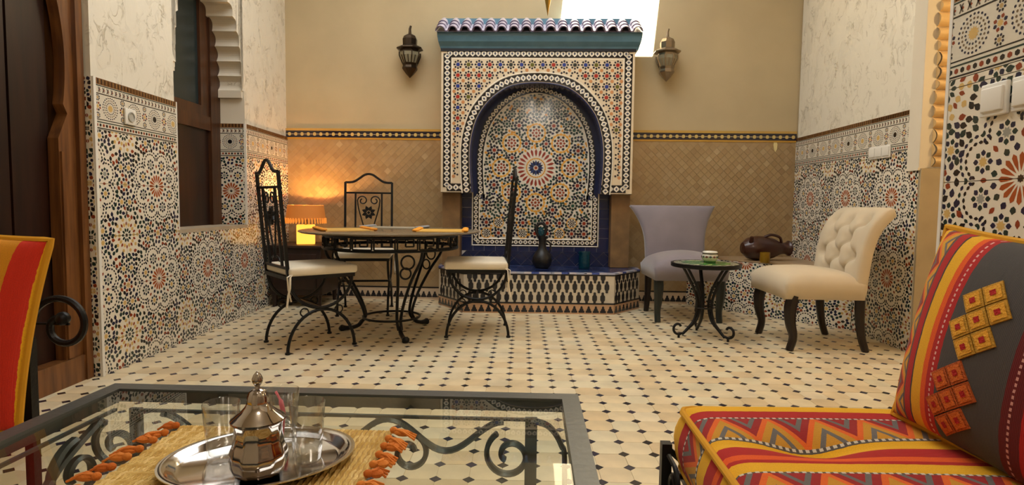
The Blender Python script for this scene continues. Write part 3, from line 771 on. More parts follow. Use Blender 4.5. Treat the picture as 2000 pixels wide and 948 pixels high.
# niche panel: mosaic with the great rosette, keyhole outline standing on a wider base
NY = .225; RCX, RCZ = .0, 1.213
MB().slab([(-.79, .34), (.79, .34), (.79, 2.0), (-.79, 2.0)], NY+.004, NY+.03, (28, 36, 68)).build('niche_back', MATS['glaze'], ft)
key = [(-.558, .90)]+[(-a*1.0*.965, b-.005) for a, b in half]+[(a*.965, b-.005) for a, b in half[::-1]][1:]+[(.558, .90)]
rg = random.Random(9)
P = []; blk = [(0, RCZ, .178)]
panel = [(-.50, .575), (.50, .575), (.50, .955), (-.50, .955)]
inner = [(-a*.965+.075*min(1, a/.2), b-.045) for a, b in half]; inner = inner+[(-x, z) for x, z in inner[::-1]][1:]
def inside(x, z):
    if .575 < z < .93 and abs(x) < .505: return True
    return z > .90 and in_arch(x, z, inner)
for k in range(16):
    a = 2*PI*k/16
    P.append(petal(0, RCZ, .018, .070, a, .0105, NAVY if k % 2 else (40, 60, 110))); pass
for k in range(24): P.append(petal(0, RCZ, .098, .168, 2*PI*k/24, .0112, (134, 46, 32), .72))
P += star(0, RCZ, .016, .012, 8, RED); 
for k in range(32): P.append(petal(0, RCZ, .076, .092, 2*PI*k/32, .0085, OCH))
def ochre_rosette(x, z, R, cenc, pet):
    P.extend(star(x, z, R*.17, R*.11, 8, cenc))
    for k in range(8): P.append(petal(x, z, R*.22, R*.5, 2*PI*k/8, R*.12, pet))
    for k in range(8): P.append(petal(x, z, R*.5, R*.78, 2*PI*(k+.5)/8, R*.15, BLACK))
    for k in range(16): P.append(petal(x, z, R*.78, R*1.04, 2*PI*k/16, R*.19, (214, 156, 62), .5))
spots = []
for k in range(8):
    a = PI/4*k+PI/2; spots.append((.31*math.cos(a), RCZ+.31*math.sin(a), .088, 'o'))
    a += PI/8; spots.append((.232*math.cos(a), RCZ+.232*math.sin(a), .047, 's')); spots.append((.405*math.cos(a), RCZ+.405*math.sin(a), .052, 's'))
for k in range(16):
    a = 2*PI*k/16; spots.append((.475*math.cos(a), RCZ+.475*math.sin(a), .050, 'g'))
for x in (-.44, -.33, -.22, -.11, 0, .11, .22, .33, .44):
    for z in (.625, .72, .81, .90): spots.append((x, z, .050, 'y' if (round(x*100)+round(z*100)) % 3 == 0 else 's'))
for i in range(-6, 7):
    for j in range(0, 7): spots.append((i*.088+(.044 if j % 2 else 0), 1.25+j*.088, .042, 'g'))
placed = []
for (x, z, R, kd) in spots:
    if not all(inside(x+R*.8*math.cos(t), z+R*.8*math.sin(t)) for t in (0, PI/2, PI, 3*PI/2)): continue
    if math.hypot(x, z-RCZ) < .172+R*.9 or any(math.hypot(x-a, z-b) < (R+r)*.93 for a, b, r in placed): continue
    placed.append((x, z, R)); blk.append((x, z, R*1.06))
    if kd == 'o': ochre_rosette(x, z, R, RED, RED)
    elif kd == 'y': ochre_rosette(x, z, R, BLACK, BLACK)
    else:
        P += star(x, z, R*.38, R*.27, 8, {'s': (140, 50, 30), 'g': (30, 66, 52)}[kd])
        for q in range(8): P.append(petal(x, z, R*.40, R*.98, 2*PI*q/8, R*.25, (26, 26, 44) if kd == 's' else (26, 44, 38)))
extra = scatter(rg, -.56, .57, .56, 1.9, .0205, blk, [BLACK, NAVY, GREEN, GREEN, OCH, (30, 60, 50)], .0148, tries=22000)
P += [e for e in extra if inside(*e[0][0]) and inside(*e[0][3])]
def key_out(z): return None
gm = MB(); gm.slab([(-.505, .565), (.505, .565), (.505, .93), (-.505, .93)], NY+.0012, NY+.004, (212, 205, 190)); 
for a, b in zip(inner, inner[1:]): gm.face([(a[0], NY+.001, .93), (b[0], NY+.001, .93), (b[0], NY+.001, b[1]), (a[0], NY+.001, a[1])], (212, 205, 190))
gm.build('mosaic_ground', MATS['glaze'], ft)
pieces(P, 'rosette_mosaic', ft, NY)
P = []
mid = [(x*1.0, z) for x, z in offset(inner, .034)]
mid = [p for p in mid if p[1] > .945]
bead_band(P, mid, .026, .042)
for r in ([(-.535, .955), (-.535, .545)], [(-.535, .545), (.535, .545)], [(.535, .545), (.535, .955)], [(-.535, .955), (mid[0][0], .955)], [(mid[-1][0], .955), (.535, .955)]): bead_band(P, r, .026, .042)
pieces(P, 'niche_border_mosaic', ft, NY-.001)
m = MB(); m.tube([(x, NY-.002, z) for x, z in inner if z > .95], .005, 6, col=(236, 228, 210)); m.build('niche_line', MATS['glaze'], ft)
m = MB()
for q in ([(-.505, .93), (-.505, .572), (.505, .572), (.505, .93)], [(-.566, .99), (-.566, .513), (.566, .513), (.566, .99)]):
    for a, b in zip(q, q[1:]): m.tube([(a[0], NY-.002, a[1]), (b[0], NY-.002, b[1])], .005, 6, col=(236, 228, 210))
m.build('base_line', MATS['glaze'], ft)
# blue tiles around and below the panel, on pale grout
m = MB()
for (xa, xb, za, zb_) in ((-.66, .66, .338, .507), (-.66, -.575, .507, 1.10), (.575, .66, .507, 1.10)): m.slab([(xa, za), (xb, za), (xb, zb_), (xa, zb_)], NY+.0026, NY+.0042)
m.build('grout_bed', MATS['grout_light'], ft)
def blue_tile(w, h):
    key_ = ('blue', w, h)
    if key_ not in TILE_CACHE:
        t = MB(); t.slab([(.001, .001), (w-.001, .001), (w-.001, h-.001), (.001, h-.001)], -.004, 0, (20, 34, 74)); TILE_CACHE[key_] = t.mesh('blue_tile', MATS['glaze'])
    return TILE_CACHE[key_]
for sg in (-1, 1):
    for k in range(7): link('blue_tile', blue_tile(.085, .088), ft, ((-.66 if sg < 0 else .575), NY+.004, .50+k*.088))
    for k in range(5): link('blue_tile', blue_tile(.085, .088), ft, ((-.66 if sg < 0 else .575), NY+.004, 1.116+k*.088))
for k in range(13): link('blue_tile', blue_tile(.1015, .045), ft, (-.66+k*.1015, NY+.004, .462))
d = .062
t = MB(); t.slab([(-d+.0012, 0), (0, -d+.0012), (d-.0012, 0), (0, d-.0012)], -.004, 0, (19, 32, 70)); dme = t.mesh('blue_lozenge', MATS['glaze'])
t = MB(); t.slab([(-d+.0012, 0), (d-.0012, 0), (0, d-.0012)], -.004, 0, (19, 32, 70)); tme = t.mesh('blue_triangle', MATS['glaze'])
for k in range(11):
    link('blue_lozenge', dme, ft, (-.62+k*.124, NY+.004, .400)); link('blue_triangle', tme, ft, (-.558+k*.124, NY+.004, .338)); 
    o = link('blue_triangle', tme, ft, (-.558+k*.124, NY+.004, .462), None, (0, PI, 0)); o.location.y = NY+.000
# brown pilasters below the frame
for sg in (-1, 1):
    m = MB(); xa, xb = (-.82, -.665) if sg < 0 else (.665, .825)
    m.box(xa, xb, .10, .26, .34, FZ0); m.build('pilaster', MATS['brown_stone'], ft)
# cornice and roof
m = MB(); m.cur = (255, 255, 255)
rows = [(-FW-.005, .0, FZ1-.012), (-FW-.012, -.012, FZ1+.012), (-FW-.02, -.045, FZ1+.045), (-FW-.026, -.06, FZ1+.085), (-FW-.028, -.062, FZ1+.125)]
m.grid([[(x, .26, z), (x, y, z), (-x+.02, y, z), (-x+.02, .26, z)] for x, y, z in rows], flip=True)
m.box(-FW-.02, FW+.03, -.04, .26, FZ1+.10, FZ1+.125); m.build('cornice', MATS['teal'], ft)
MB().box(-FW-.004, FW+.006, -.008, .01, FZ1-.028, FZ1-.004).build('cornice_dark_line', mat('black_glaze', (26, 28, 36), .3), ft)  # dark strip along the foot of the cornice
EZ, EY, TZ, TY = FZ1+.132, -.105, FZ1+.262, .13
def slope(t): return EY+(TY-EY)*t, EZ+(TZ-EZ)*t
m = MB(); m.slab([(-FW-.045, 0), (FW+.05, 0), (FW+.05, .02), (-FW-.045, .02)], 0, 1)
m = MB(); a, b_ = slope(.06), slope(1.0)
m.grid([[(-FW-.04, a[0], a[1]-.03), (-FW-.04, b_[0], b_[1]-.03), (-FW-.04, .26, b_[1]-.03)], [(FW+.05, a[0], a[1]-.03), (FW+.05, b_[0], b_[1]-.03), (FW+.05, .26, b_[1]-.03)]])
m.cur = (150, 140, 160); m.c = [(170, 164, 180)]*len(m.f); m.build('roof_bed', MATS['glaze'], ft)
ncol = 17; x0, x1 = -FW-.045, FW+.052; pw = (x1-x0)/ncol
def barrel(r0, r1, L, up=True):
    t = MB(); dy, dz = TY-EY, TZ-EZ; l = math.hypot(dy, dz); ty, tz = dy/l, dz/l; ny, nz = -tz, ty
    def pt(rr, a, s_):
        X, Nn = rr*math.cos(a), rr*math.sin(a); return (X, ty*s_+ny*Nn, tz*s_+nz*Nn)
    A = [PI*k/10 for k in range(11)] if up else [PI+PI*k/10 for k in range(11)]
    o_, i_ = [[pt(r0+(r1-r0)*q, a, L*q) for a in A] for q in (0, 1)], [[pt(r0-.008+(r1-r0)*q, a, L*q) for a in A] for q in (0, 1)]
    t.cur = (204, 196, 212)
    t.grid(o_); t.grid(i_, flip=True); t.grid([i_[0], o_[0]], col=(92, 80, 104))
    return t.mesh('roof_tile' if up else 'pan_tile', MATS['glaze'], smooth=True)
bar_me, pan_me = barrel(.042, .036, .125), barrel(.030, .026, .30, False)
for k in range(ncol):
    cx = x0+(k+.5)*pw
    for r, t in enumerate((0, .30, .60)):
        yy, zz = slope(t); link('roof_tile', bar_me, ft, (cx, yy, zz-.02+r*.006))
    if k:
        yy, zz = slope(.03); link('pan_tile', pan_me, ft, (x0+k*pw, yy, zz+.004))
MB().box(-FW, FW+.01, .10, .262, TZ-.045, TZ+.016).build('ridge', MATS['teal'], ft)

# basin
bp = [(-.865, .25), (-.835, .02), (-.575, -.345), (.645, -.318), (.905, 0.0), (.925, .25)]
BT = .335
m = MB(); m.prism(bp, 0, BT-.016, (212, 200, 178)); m.build('basin_body', MATS['glaze'], ft)
def off_poly(p, d):
    c = (.03, .1); return [(x+(x-c[0])/math.hypot(x-c[0], y-c[1])*d, y+(y-c[1])/math.hypot(x-c[0], y-c[1])*d) if y < .24 else (x+(d if x > 0 else -d), y) for x, y in p]
m = MB(); m.prism(off_poly(bp, .004), BT-.022, BT-.012, (26, 26, 32)); m.build('basin_black_line', MATS['glaze'], ft)
m = MB(); m.prism(off_poly(bp, .002), BT-.012, BT-.001, (150, 150, 170)); m.build('basin_top', MATS['glaze'], ft)
CROSS = [(.0, -.050), (.010, -.046), (.0105, -.028), (.0195, -.016), (.0195, .016), (.0105, .028), (.010, .046), (0, .050)]
CROSS = CROSS+[(-x, z) for x, z in CROSS[::-1]][1:-1]
t = MB(); t.slab(CROSS, -.0022, 0, (34, 33, 38)); CR_ME = t.mesh('cross_piece', MATS['glaze'])
t = MB(); t.slab([p for p in CROSS if p[1] <= .001] and [(.0195, .016), (-.0195, .016), (-.0195, -.016), (-.0105, -.028), (-.010, -.046), (0, -.050), (.010, -.046), (.0105, -.028), (.0195, -.016)][::-1], -.0022, 0, (34, 33, 38)); CRH_ME = t.mesh('half_cross_piece', MATS['glaze'])
blue_e, white_e = {}, {}
for si in (1, 2, 3):
    A, B = bp[si], bp[si+1]; L = math.hypot(B[0]-A[0], B[1]-A[1]); ang = math.atan2(B[1]-A[1], B[0]-A[0])
    f = bpy.data.objects.new(('basin_side', 'basin_front', 'basin_side')[si-1], None); COL.objects.link(f); f.parent = ft; f.location = (A[0], A[1], 0); f.rotation_euler = (0, 0, ang)
    step = .0648; n = int(L/step)
    s0 = (L-n*step)/2
    for k in range(n):
        link('cross_piece', CR_ME, f, (s0+(k+.5)*step, -.001, .222))
        if k < n:
            link('cross_piece', CR_ME, f, (s0+k*step if k else s0+.02, -.001, .131)); link('half_cross_piece', CRH_ME, f, (s0+k*step if k else s0+.02, -.001, .302))
    foot_strip(f, 0, L, -.003, .092, (198, 158, 122), .058, .012)
    # glazed edge tiles of the basin rim and the tiles on top of it
    n = max(2, round(L/.062))
    for k in range(n):
        c = [(196, 192, 206), (70, 88, 160), (206, 202, 210), (170, 176, 200)][(k*3+si) % 4]; w = L/n
        ky = ('rim', round(w, 4), c)
        if ky not in TILE_CACHE:
            t = MB(); t.box(.0006, w-.0006, -.007, .03, BT-.010, BT+.003, c); TILE_CACHE[ky] = t.mesh('rim_tile', MATS['glaze'])
        link('rim_tile', TILE_CACHE[ky], f, (k*w, 0, 0))
top_me = []
for c in [(24, 38, 80), (30, 46, 90), (22, 34, 70), (52, 66, 110)]:
    t = MB(); t.box(-.047, .047, -.047, .047, -.004, .0015, c); top_me.append(t.mesh('top_tile', MATS['glaze']))
def in_poly(x, y, p):
    c = False
    for i in range(len(p)):
        (x1, y1), (x2, y2) = p[i], p[i-1]
        if (y1 > y) != (y2 > y) and x < (x2-x1)*(y-y1)/(y2-y1)+x1: c = not c
    return c
inn = [(x*.93+.002, y*.90+.015) for x, y in bp]; inn[0] = (-.80, .21); inn[-1] = (.86, .21)
for i in range(-14, 15):
    for j in range(-8, 8):
        x, y = (i+j)*.0685, (i-j)*.0685*1.0
        if in_poly(x, y, inn): link('top_tile', random.choice(top_me), ft, (x, y, BT), None, (0, 0, PI/4))
# ------------------------------------------------------------------ helpers for furniture
def rbox(name, sx, sy, sz, r, material, parent, loc=(0, 0, 0), seg=4, puff=0, rot=None, cuts=0):
    bm = bmesh.new(); bmesh.ops.create_cube(bm, size=1)
    for v in bm.verts: v.co = Vector((v.co.x*sx, v.co.y*sy, v.co.z*sz))
    bmesh.ops.bevel(bm, geom=list(bm.edges), offset=r, segments=seg, profile=.5, affect='EDGES')
    if cuts: bmesh.ops.subdivide_edges(bm, edges=[e for e in bm.edges if e.calc_length() > .12], cuts=cuts, use_grid_fill=True)
    if puff:
        for v in bm.verts:
            k = max(0, 1-(2*v.co.x/sx)**2)*max(0, 1-(2*v.co.y/sy)**2)
            if v.co.z > 0: v.co.z += puff*k
    me = bpy.data.meshes.new(name); bm.to_mesh(me); bm.free(); me.materials.append(MATS[material])
    me.polygons.foreach_set('use_smooth', [True]*len(me.polygons)); return link(name, me, parent, loc, None, rot)
def sheet(front, back, nu, nv, name, material, parent, uvf=None, merge=True, smooth='all'):
    """closed body between two parametric surfaces that share their outline directions"""
    m = MB(); us = [-1+2*i/nu for i in range(nu+1)]; vs_ = [-1+2*j/nv for j in range(nv+1)]
    A = [[front(u, v) for v in vs_] for u in us]; B = [[back(u, v) for v in vs_] for u in us]
    U = [[uvf(u, v) for v in vs_] for u in us] if uvf else None
    m.grid(A, flip=False, uv=U); m.grid(B, flip=True, uv=U)
    ring = [(i, 0) for i in range(nu)]+[(nu, j) for j in range(nv)]+[(i, nv) for i in range(nu, 0, -1)]+[(0, j) for j in range(nv, 0, -1)]
    m.grid([[A[i][j] for i, j in ring], [B[i][j] for i, j in ring]], closed_v=True, uv=[[U[i][j] for i, j in ring]]*2 if U else None)
    return m.build(name, MATS[material], parent, smooth=smooth, merge=merge)
def face_dir(fx, fy): return math.atan2(fx, -fy)
IR = MATS['iron']

# ------------------------------------------------------------------ dining set
def iron_chair():
    t = thing('iron_chair', 'x', 'chair')
    hw, dp, sz = .192, .195, .44; r = .0095
    for sx in (-1, 1):
        x = sx*hw; m = MB()
        m.tube([(x, y, z) for y, z in arc(0, 0.0, .205, 180, 0, 22, .245)], r, 8)
        for e in (-1, 1): m.tube([(x, e*.205, 0), (x, e*.205, .012)], .015, 8)
        m.build('arched_leg', IR, t, smooth=True)
        m = MB(); m.tube([(x, y, z) for y, z in arc(0, sz, .19, 180, 360, 22, .185)], r, 8); m.build('curved_support', IR, t, smooth=True)
        for e in (-1, 1):
            m = MB(); m.tube([(x, e*.105+.024*math.cos(2*PI*k/16), .236+.024*math.sin(2*PI*k/16)) for k in range(16)], .0042, 6, closed=True); m.build('ring', IR, t, smooth=True)
    MB().tube([(-hw, 0, .25), (hw, 0, .25)], .009, 8).build('stretcher', IR, t, smooth=True)
    m = MB(); b = .011
    for s in (-1, 1):
        m.box(-hw-b, hw+b, s*dp-b, s*dp+b, sz-.010, sz+.012); m.box(s*hw-b, s*hw+b, -dp, dp, sz-.010, sz+.012)
    m.build('seat_frame', IR, t)
    by = lambda z: dp+.055*max(0, (z-sz))/.66
    for s in (-1, 1):
        m = MB(); m.tube([(s*hw, by(sz), sz-.01), (s*hw, by(1.055), 1.055)], .0125, 4); m.build('back_post', IR, t)
        m = MB(); m.tube([(s*.108, by(.50), .50), (s*.108, by(.965), .965)], .010, 4); m.build('back_bar', IR, t)
    og = [(-hw, 1.052), (-.15, 1.053), (-.115, 1.062), (-.07, 1.092), (-.035, 1.116), (0, 1.124), (.035, 1.116), (.07, 1.092), (.115, 1.062), (.15, 1.053), (hw, 1.052)]
    m = MB(); m.tube([(p.x, by(1.09), p.y) for p in smooth_path(og, 4)], .010, 8); m.build('ogee_top_rail', IR, t, smooth=True)
    for z in (.965, .50): MB().tube([(-hw, by(z), z), (hw, by(z), z)], .0105, 4).build('cross_rail', IR, t)
    for s in (-1, 1):
        m = MB(); p = [(0, .545), (s*.045, .70), (s*.082, .83), (s*.092, .90)]
        m.tube([(q.x, by(q.y), q.y) for q in smooth_path(p, 5)]+[(x, by(z), z) for x, z in spiral(s*.050, .90, .042, .014, 0 if s > 0 else 180, 430 if s > 0 else -250, 34)], .0058, 6)
        m.build('scroll', IR, t, smooth=True)
    m = MB()
    for k in range(8):
        a = 2*PI*k/8+PI/8; c = (.038*math.cos(a), .80+.038*math.sin(a))
        p = petal(0, .80, .014, .060, a, .014, (0, 0, 0), .55)[0]; m.slab(p, by(.8)-.006, by(.8)+.006)
    m.lathe([(0, -.006), (.012, -.006), (.012, .006), (0, .006)], 10); 
    for i in range(len(m.v)-40, len(m.v)):
        x, y, z = m.v[i]; m.v[i] = (x, by(.8)+z, .80+y)
    m.build('flower', IR, t)
    m = MB(); m.tube([(.075*math.cos(q), by(.53), .53+.03*math.sin(q)) for q in [PI*k/12 for k in range(13)]], .006, 6); m.build('lower_scroll', IR, t, smooth=True)
    c = rbox('seat_cushion', .43, .42, .052, .018, 'cotton', t, (0, -.012, sz+.038), 4, .012, cuts=3)
    for s in (-1, 1):
        m = MB(); x = s*(hw+.012)
        m.tube([(x, dp-.02, sz+.03), (x+s*.014, dp+.016, sz+.012), (x+s*.012, dp+.01, sz-.06), (x+s*.016, dp-.004, sz-.13)], .007, 6, flat=.4)
        m.tube([(x, dp-.02, sz+.03), (x+s*.016, dp, sz+.01), (x+s*.022, dp+.004, sz-.05), (x+s*.008, dp+.01, sz-.10), (x+s*.014, dp+.02, sz-.165)], .007, 6, flat=.4)
        o = m.build('tie', MATS['cotton'], c, smooth=True); o.location = (0, .012, -(sz+.038))
    return t
ch = iron_chair()
G = 'wrought iron chairs around the dining table'
ch['label'] = 'tall iron chair at the left of the round table, beside the tiled wall'; ch['group'] = G
ch.location = (-1.370, 3.525, 0); ch.rotation_euler = (0, 0, face_dir(.74, .67))
copy_tree(ch, None, 'iron chair behind the round table, its back seen squarely against the wall', (-1.335, 4.62, 0), face_dir(.16, -.98))
copy_tree(ch, None, 'iron chair at the right of the round table, back edge-on before the fountain', (-.365, 3.965, 0), face_dir(-1, -.10))

dt = thing('dining_table', 'round iron pedestal dining table with Greek key apron', 'table', (-.945, 3.89, 0), 0)
TZT = .70
m = MB(); m.lathe([(0, TZT-.014), (.585, TZT-.014), (.598, TZT-.008), (.598, TZT-.003), (.592, TZT), (0, TZT)], 64); m.build('tabletop', mat('table_stone', (112, 98, 78), .22, var=.15, vscale=5, coat=.2), dt, smooth=True)
AR = .445
for z in (.585, .672):
    m = MB(); m.tube([(AR*math.cos(2*PI*k/48), AR*math.sin(2*PI*k/48), z) for k in range(48)], .008, 6, closed=True); m.build('apron_ring', IR, dt, smooth=True)
# Greek key meander: one piece per unit around the ring
nk = 20
for k in range(nk):
    m = MB(); a0 = 2*PI*k/nk; w = 2*PI/nk
    P = [(.0, 0), (.0, 1), (.72, 1), (.72, .32), (.36, .32), (.36, .66)]; Q = [(.0, 0), (.9, 0), (.9, 1), (1.0, 1)]
    for path in (P, Q):
        for (ua, va), (ub, vb) in zip(path, path[1:]):
            pts = [(AR*math.cos(a0+w*(ua+(ub-ua)*q/3)), AR*math.sin(a0+w*(ua+(ub-ua)*q/3)), .596+.066*(va+(vb-va)*q/3)) for q in range(4)]
            m.tube(pts, .0062, 4)
    m.build('key_motif', IR, dt)
for q in range(3):
    a = math.radians(-62+120*q); ca, sa = math.cos(a), math.sin(a)
    for s in (-1, 1):
        pts = [(.43, s*.085, .60), (.415, s*.075, .52), (.33, s*.045, .40), (.235, s*.024, .25), (.185, s*.013, .12), (.215, s*.010, .055)]
        m = MB(); m.tube([(p.x*ca-p.y*sa, p.x*sa+p.y*ca, p.z) for p in smooth_path(pts, 5)], .010, 8); m.build('leg_bar', IR, dt, smooth=True)
    pts = [(.205, 0, .075), (.235, 0, .040), (.29, 0, .022), (.34, 0, .018), (.37, 0, .014)]
    m = MB(); m.tube([(p.x*ca-p.y*sa, p.x*sa+p.y*ca, p.z) for p in smooth_path(pts, 4)], [.014]*9+[.015, .016, .018, .022, .026, .022, .015, .008], 8); m.build('foot', IR, dt, smooth=True)
    for rr, zz, cx in ((.042, .515, .395), (.034, .44, .345)):
        m = MB(); m.tube([(cx*ca-rr*math.cos(t)*sa, cx*sa+rr*math.cos(t)*ca, zz+rr*math.sin(t)) for t in [2*PI*k/20 for k in range(20)]], .006, 6, closed=True); m.build('leg_ring', IR, dt, smooth=True)
m = MB(); m.tube([(.19*math.cos(2*PI*k/36), .19*math.sin(2*PI*k/36), .11) for k in range(36)], .008, 6, closed=True); m.build('lower_ring', IR, dt, smooth=True)

def table_mat(loc, w, d, rz, label, cols, tass):
    t = thing('placemat', label, 'placemat', loc, rz, 'placemats on the dining table')
    m = MB(); n = 22
    for k in range(n): m.box(-w/2, w/2, -d/2+d*k/n+.0006, -d/2+d*(k+1)/n-.0006, 0, .005, cols[k % len(cols)])
    m.build('woven_mat', MATS['straw'], t)
    n = 9
    for s in (-1, 1):
        for k in range(n):
            y = -d/2+d*(k+.5)/n; m = MB(); m.sphere((s*(w/2+.008), y, .010), (.022, d/n*.52, .010), 8, 5, tass); m.build('tassel', MATS['yarn'], t, smooth=True)
    return t
table_mat((-1.24, 3.80, TZT), .30, .40, .5, 'straw placemat at the left of the round dining table', [(214, 172, 90), (196, 150, 70)], (222, 142, 44))
table_mat((-1.00, 4.22, TZT), .40, .28, -.1, 'pale greyish placemat at the far side of the round dining table', [(150, 140, 120), (176, 164, 140)], (150, 150, 150))
table_mat((-.60, 3.86, TZT), .30, .40, 0.1, 'straw placemat with golden tassels at the right of the dining table', [(222, 176, 84), (206, 158, 66)], (232, 158, 52))

# ------------------------------------------------------------------ corner cabinet and lamp
cb = thing('side_cabinet', 'low dark wooden cabinet in the corner under the glowing lamp', 'cabinet', (-1.965, 4.965, 0))
rbox('cabinet_body', .44, .44, .40, .008, 'dark_wood', cb, (0, 0, .30), 2)
rbox('cabinet_top', .48, .48, .025, .006, 'dark_wood', cb, (0, 0, .508), 2)
for sx in (-1, 1):
    for sy in (-1, 1): MB().tube([(sx*.19, sy*.19, 0), (sx*.19, sy*.19, .12)], [.016, .022], 8).build('leg', MATS['dark_wood'], cb, smooth=True)
rbox('cabinet_door', .36, .012, .30, .004, 'dark_wood', cb, (0, -.226, .30), 2)
lp = thing('table_lamp', 'amber glowing lamp with a fringed shade and parchment base on the corner cabinet', 'lamp', (-1.955, 4.96, .5205), .35)
PARCH = mat('parchment', (236, 170, 84), .7, emit=(255, 176, 64), estr=1.6)
rbox('lamp_base', .15, .15, .165, .006, 'parchment', lp, (0, 0, .083), 2)
MB().tube([(0, 0, .165), (0, 0, .24)], .012, 10).build('stem', MATS['brass'], lp, smooth=True)
SH = mat('lamp_shade', (190, 120, 60), .8, emit=(255, 140, 40), estr=.18)
m = MB(); m.lathe([(.165, .215), (.15, .335), (.146, .335), (.161, .215)], 40)
m.f = m.f[:-2] if len(m.f) > 160 else m.f; m.c = m.c[:len(m.f)]; m.build('shade', SH, lp, smooth=True)
FR = mat('lamp_fringe', (214, 140, 66), .8, emit=(255, 150, 50), estr=.5)
for k in range(40):
    a = 2*PI*k/40; m = MB(); m.tube([(.166*math.cos(a), .166*math.sin(a), .225), (.168*math.cos(a+.02), .168*math.sin(a+.02), .178)], .006, 5); m.build('fringe_strand', FR, lp)
light('table_lamp_bulb', 'POINT', (-1.955, 4.96, .5205+.27), 21, (1, .52, .16), shadow_soft_size=.02)

# ------------------------------------------------------------------ things on the basin
BZ = BT+.0045
jg = thing('clay_jug', 'black clay jug with a ring handle on the fountain rim', 'jug', (.097, 4.985, BZ))
m = MB(); m.lathe([(0, 0), (.055, 0), (.078, .03), (.086, .065), (.080, .10), (.058, .135), (.036, .17), (.031, .215), (.036, .25), (.046, .268), (.046, .276), (.038, .274), (.02, .262), (0, .262)], 28); m.build('body', MATS['black_clay'], jg, smooth=True)
m = MB(); m.tube([(-.012+.042*math.cos(t), 0, .330+.055*math.sin(t)) for t in [2*PI*k/24 for k in range(24)]], .014, 8, closed=True); m.build('ring_handle', MATS['black_clay'], jg, smooth=True)
m = MB(); m.tube(smooth_path([(.034, 0, .235), (.066, 0, .215), (.070, 0, .17), (.055, 0, .13)], 5), .008, 8); m.build('side_handle', MATS['black_clay'], jg, smooth=True)
m = MB(); m.lathe([(0, .276), (.022, .28), (.026, .31), (.014, .345), (0, .35)], 16, -.012); m.build('stopper', MATS['blue_glass'], jg, smooth=True)
m = MB(); m.lathe([(0, 0), (.044, 0), (.049, .02), (.049, .10), (.045, .118), (.053, .138), (.053, .145), (.049, .145), (.042, .118), (.044, .10), (.044, .02), (0, .012)], 28)
tag(m.build('glass_tumbler', MATS['blue_glass'], None, smooth=True, loc=(.462, 5.0, BZ)), 'turquoise glass candle holder on the fountain rim, right of the jug', 'candle holder')

# ------------------------------------------------------------------ wall lanterns and hanging lantern
def sconce(x, z, label, mt):
    t = thing('wall_lantern', label, 'lantern', (x, YB+.0, z), 0, 'pierced metal lanterns flanking the fountain')
    n = 8; a0 = PI/8; cy = -.10
    m = MB(); m.box(-.03, .03, -.10, .010, .20, .235); m.build('wall_bracket', mt, t)
    m = MB(); m.lathe([(.062, .275), (.064, .335), (.052, .362), (.026, .378), (0, .382)], n, 0, cy, a0=a0); m.build('dome', mt, t)
    m = MB(); m.tube([(0, cy, .375), (0, cy, .425), (.008, cy, .452)], [.014, .011, .009], 8); m.build('finial', mt, t)
    m = MB(); m.lathe([(.060, .285), (.116, .258), (.118, .248), (.085, .236), (.085, .215), (.0, .215)], n, 0, cy, a0=a0); m.build('brim', mt, t)
    for k in range(n):
        a = a0+2*PI*k/n; m = MB(); m.tube([(.094*math.cos(a), cy+.094*math.sin(a), .222), (.094*math.cos(a), cy+.094*math.sin(a), .19), (.066*math.cos(a), cy+.066*math.sin(a), .125)], .006, 4); m.build('cage_bar', mt, t)
        b = a+PI/n; ca, cb_ = (math.cos(a), math.sin(a)), (math.cos(a+2*PI/n), math.sin(a+2*PI/n)); m = MB()
        q = lambda r, c, zz: (r*c[0], cy+r*c[1], zz)
        m.face([q(.063, ca, .128), q(.063, cb_, .128), q(.090, cb_, .188), q(.090, ca, .188)]); m.face([q(.090, ca, .188), q(.090, cb_, .188), q(.090, cb_, .218), q(.090, ca, .218)]); m.build('pane', MATS['lantern_glass'], t)
        m = MB(); w0, w1 = .20, .80
        mixp = lambda w, r, zz: (r*(ca[0]*(1-w)+cb_[0]*w), cy+r*(ca[1]*(1-w)+cb_[1]*w), zz)
        m.tube([mixp(.5, .067, .13), mixp(.5, .094, .19)], .004, 4); m.build('pane_bar', mt, t)
    m = MB(); m.lathe([(0, 0), (.035, .035), (.066, .075), (.068, .085), (.062, .105), (.070, .125), (.0, .125)], n, 0, cy, a0=a0); m.build('pointed_base', mt, t)
    return t
sconce(-1.09, 1.985, 'dark pointed metal lantern on the wall left of the fountain', MATS['old_metal'])
sconce(1.155, 1.965, 'silvery pointed metal lantern on the wall right of the fountain', mat('bright_metal', (150, 136, 116), .3, .9, bump=.15, bscale=60))
hl = thing('hanging_lantern', 'brass hanging lantern, only its pointed tip in view at the top', 'lantern', (.075, 3.35, 1.945))
for k in range(8):
    a, b = 2*PI*k/8+.2, 2*PI*(k+1)/8+.2; m = MB()
    for (r0, z0), (r1, z1) in zip([(.0, 0), (.018, .09), (.075, .20), (.10, .40), (.06, .50)], [(.018, .09), (.075, .20), (.10, .40), (.06, .50), (.012, .56)]):
        m.face([(r0*math.cos(a), r0*math.sin(a), z0), (r0*math.cos(b), r0*math.sin(b), z0), (r1*math.cos(b), r1*math.sin(b), z1), (r1*math.cos(a), r1*math.sin(a), z1)])
    m.build('brass_panel', MATS['brass'], hl)
MB().tube([(0, 0, .55), (0, 0, ZC-1.945)], .006, 6).build('chain', MATS['brass'], hl)

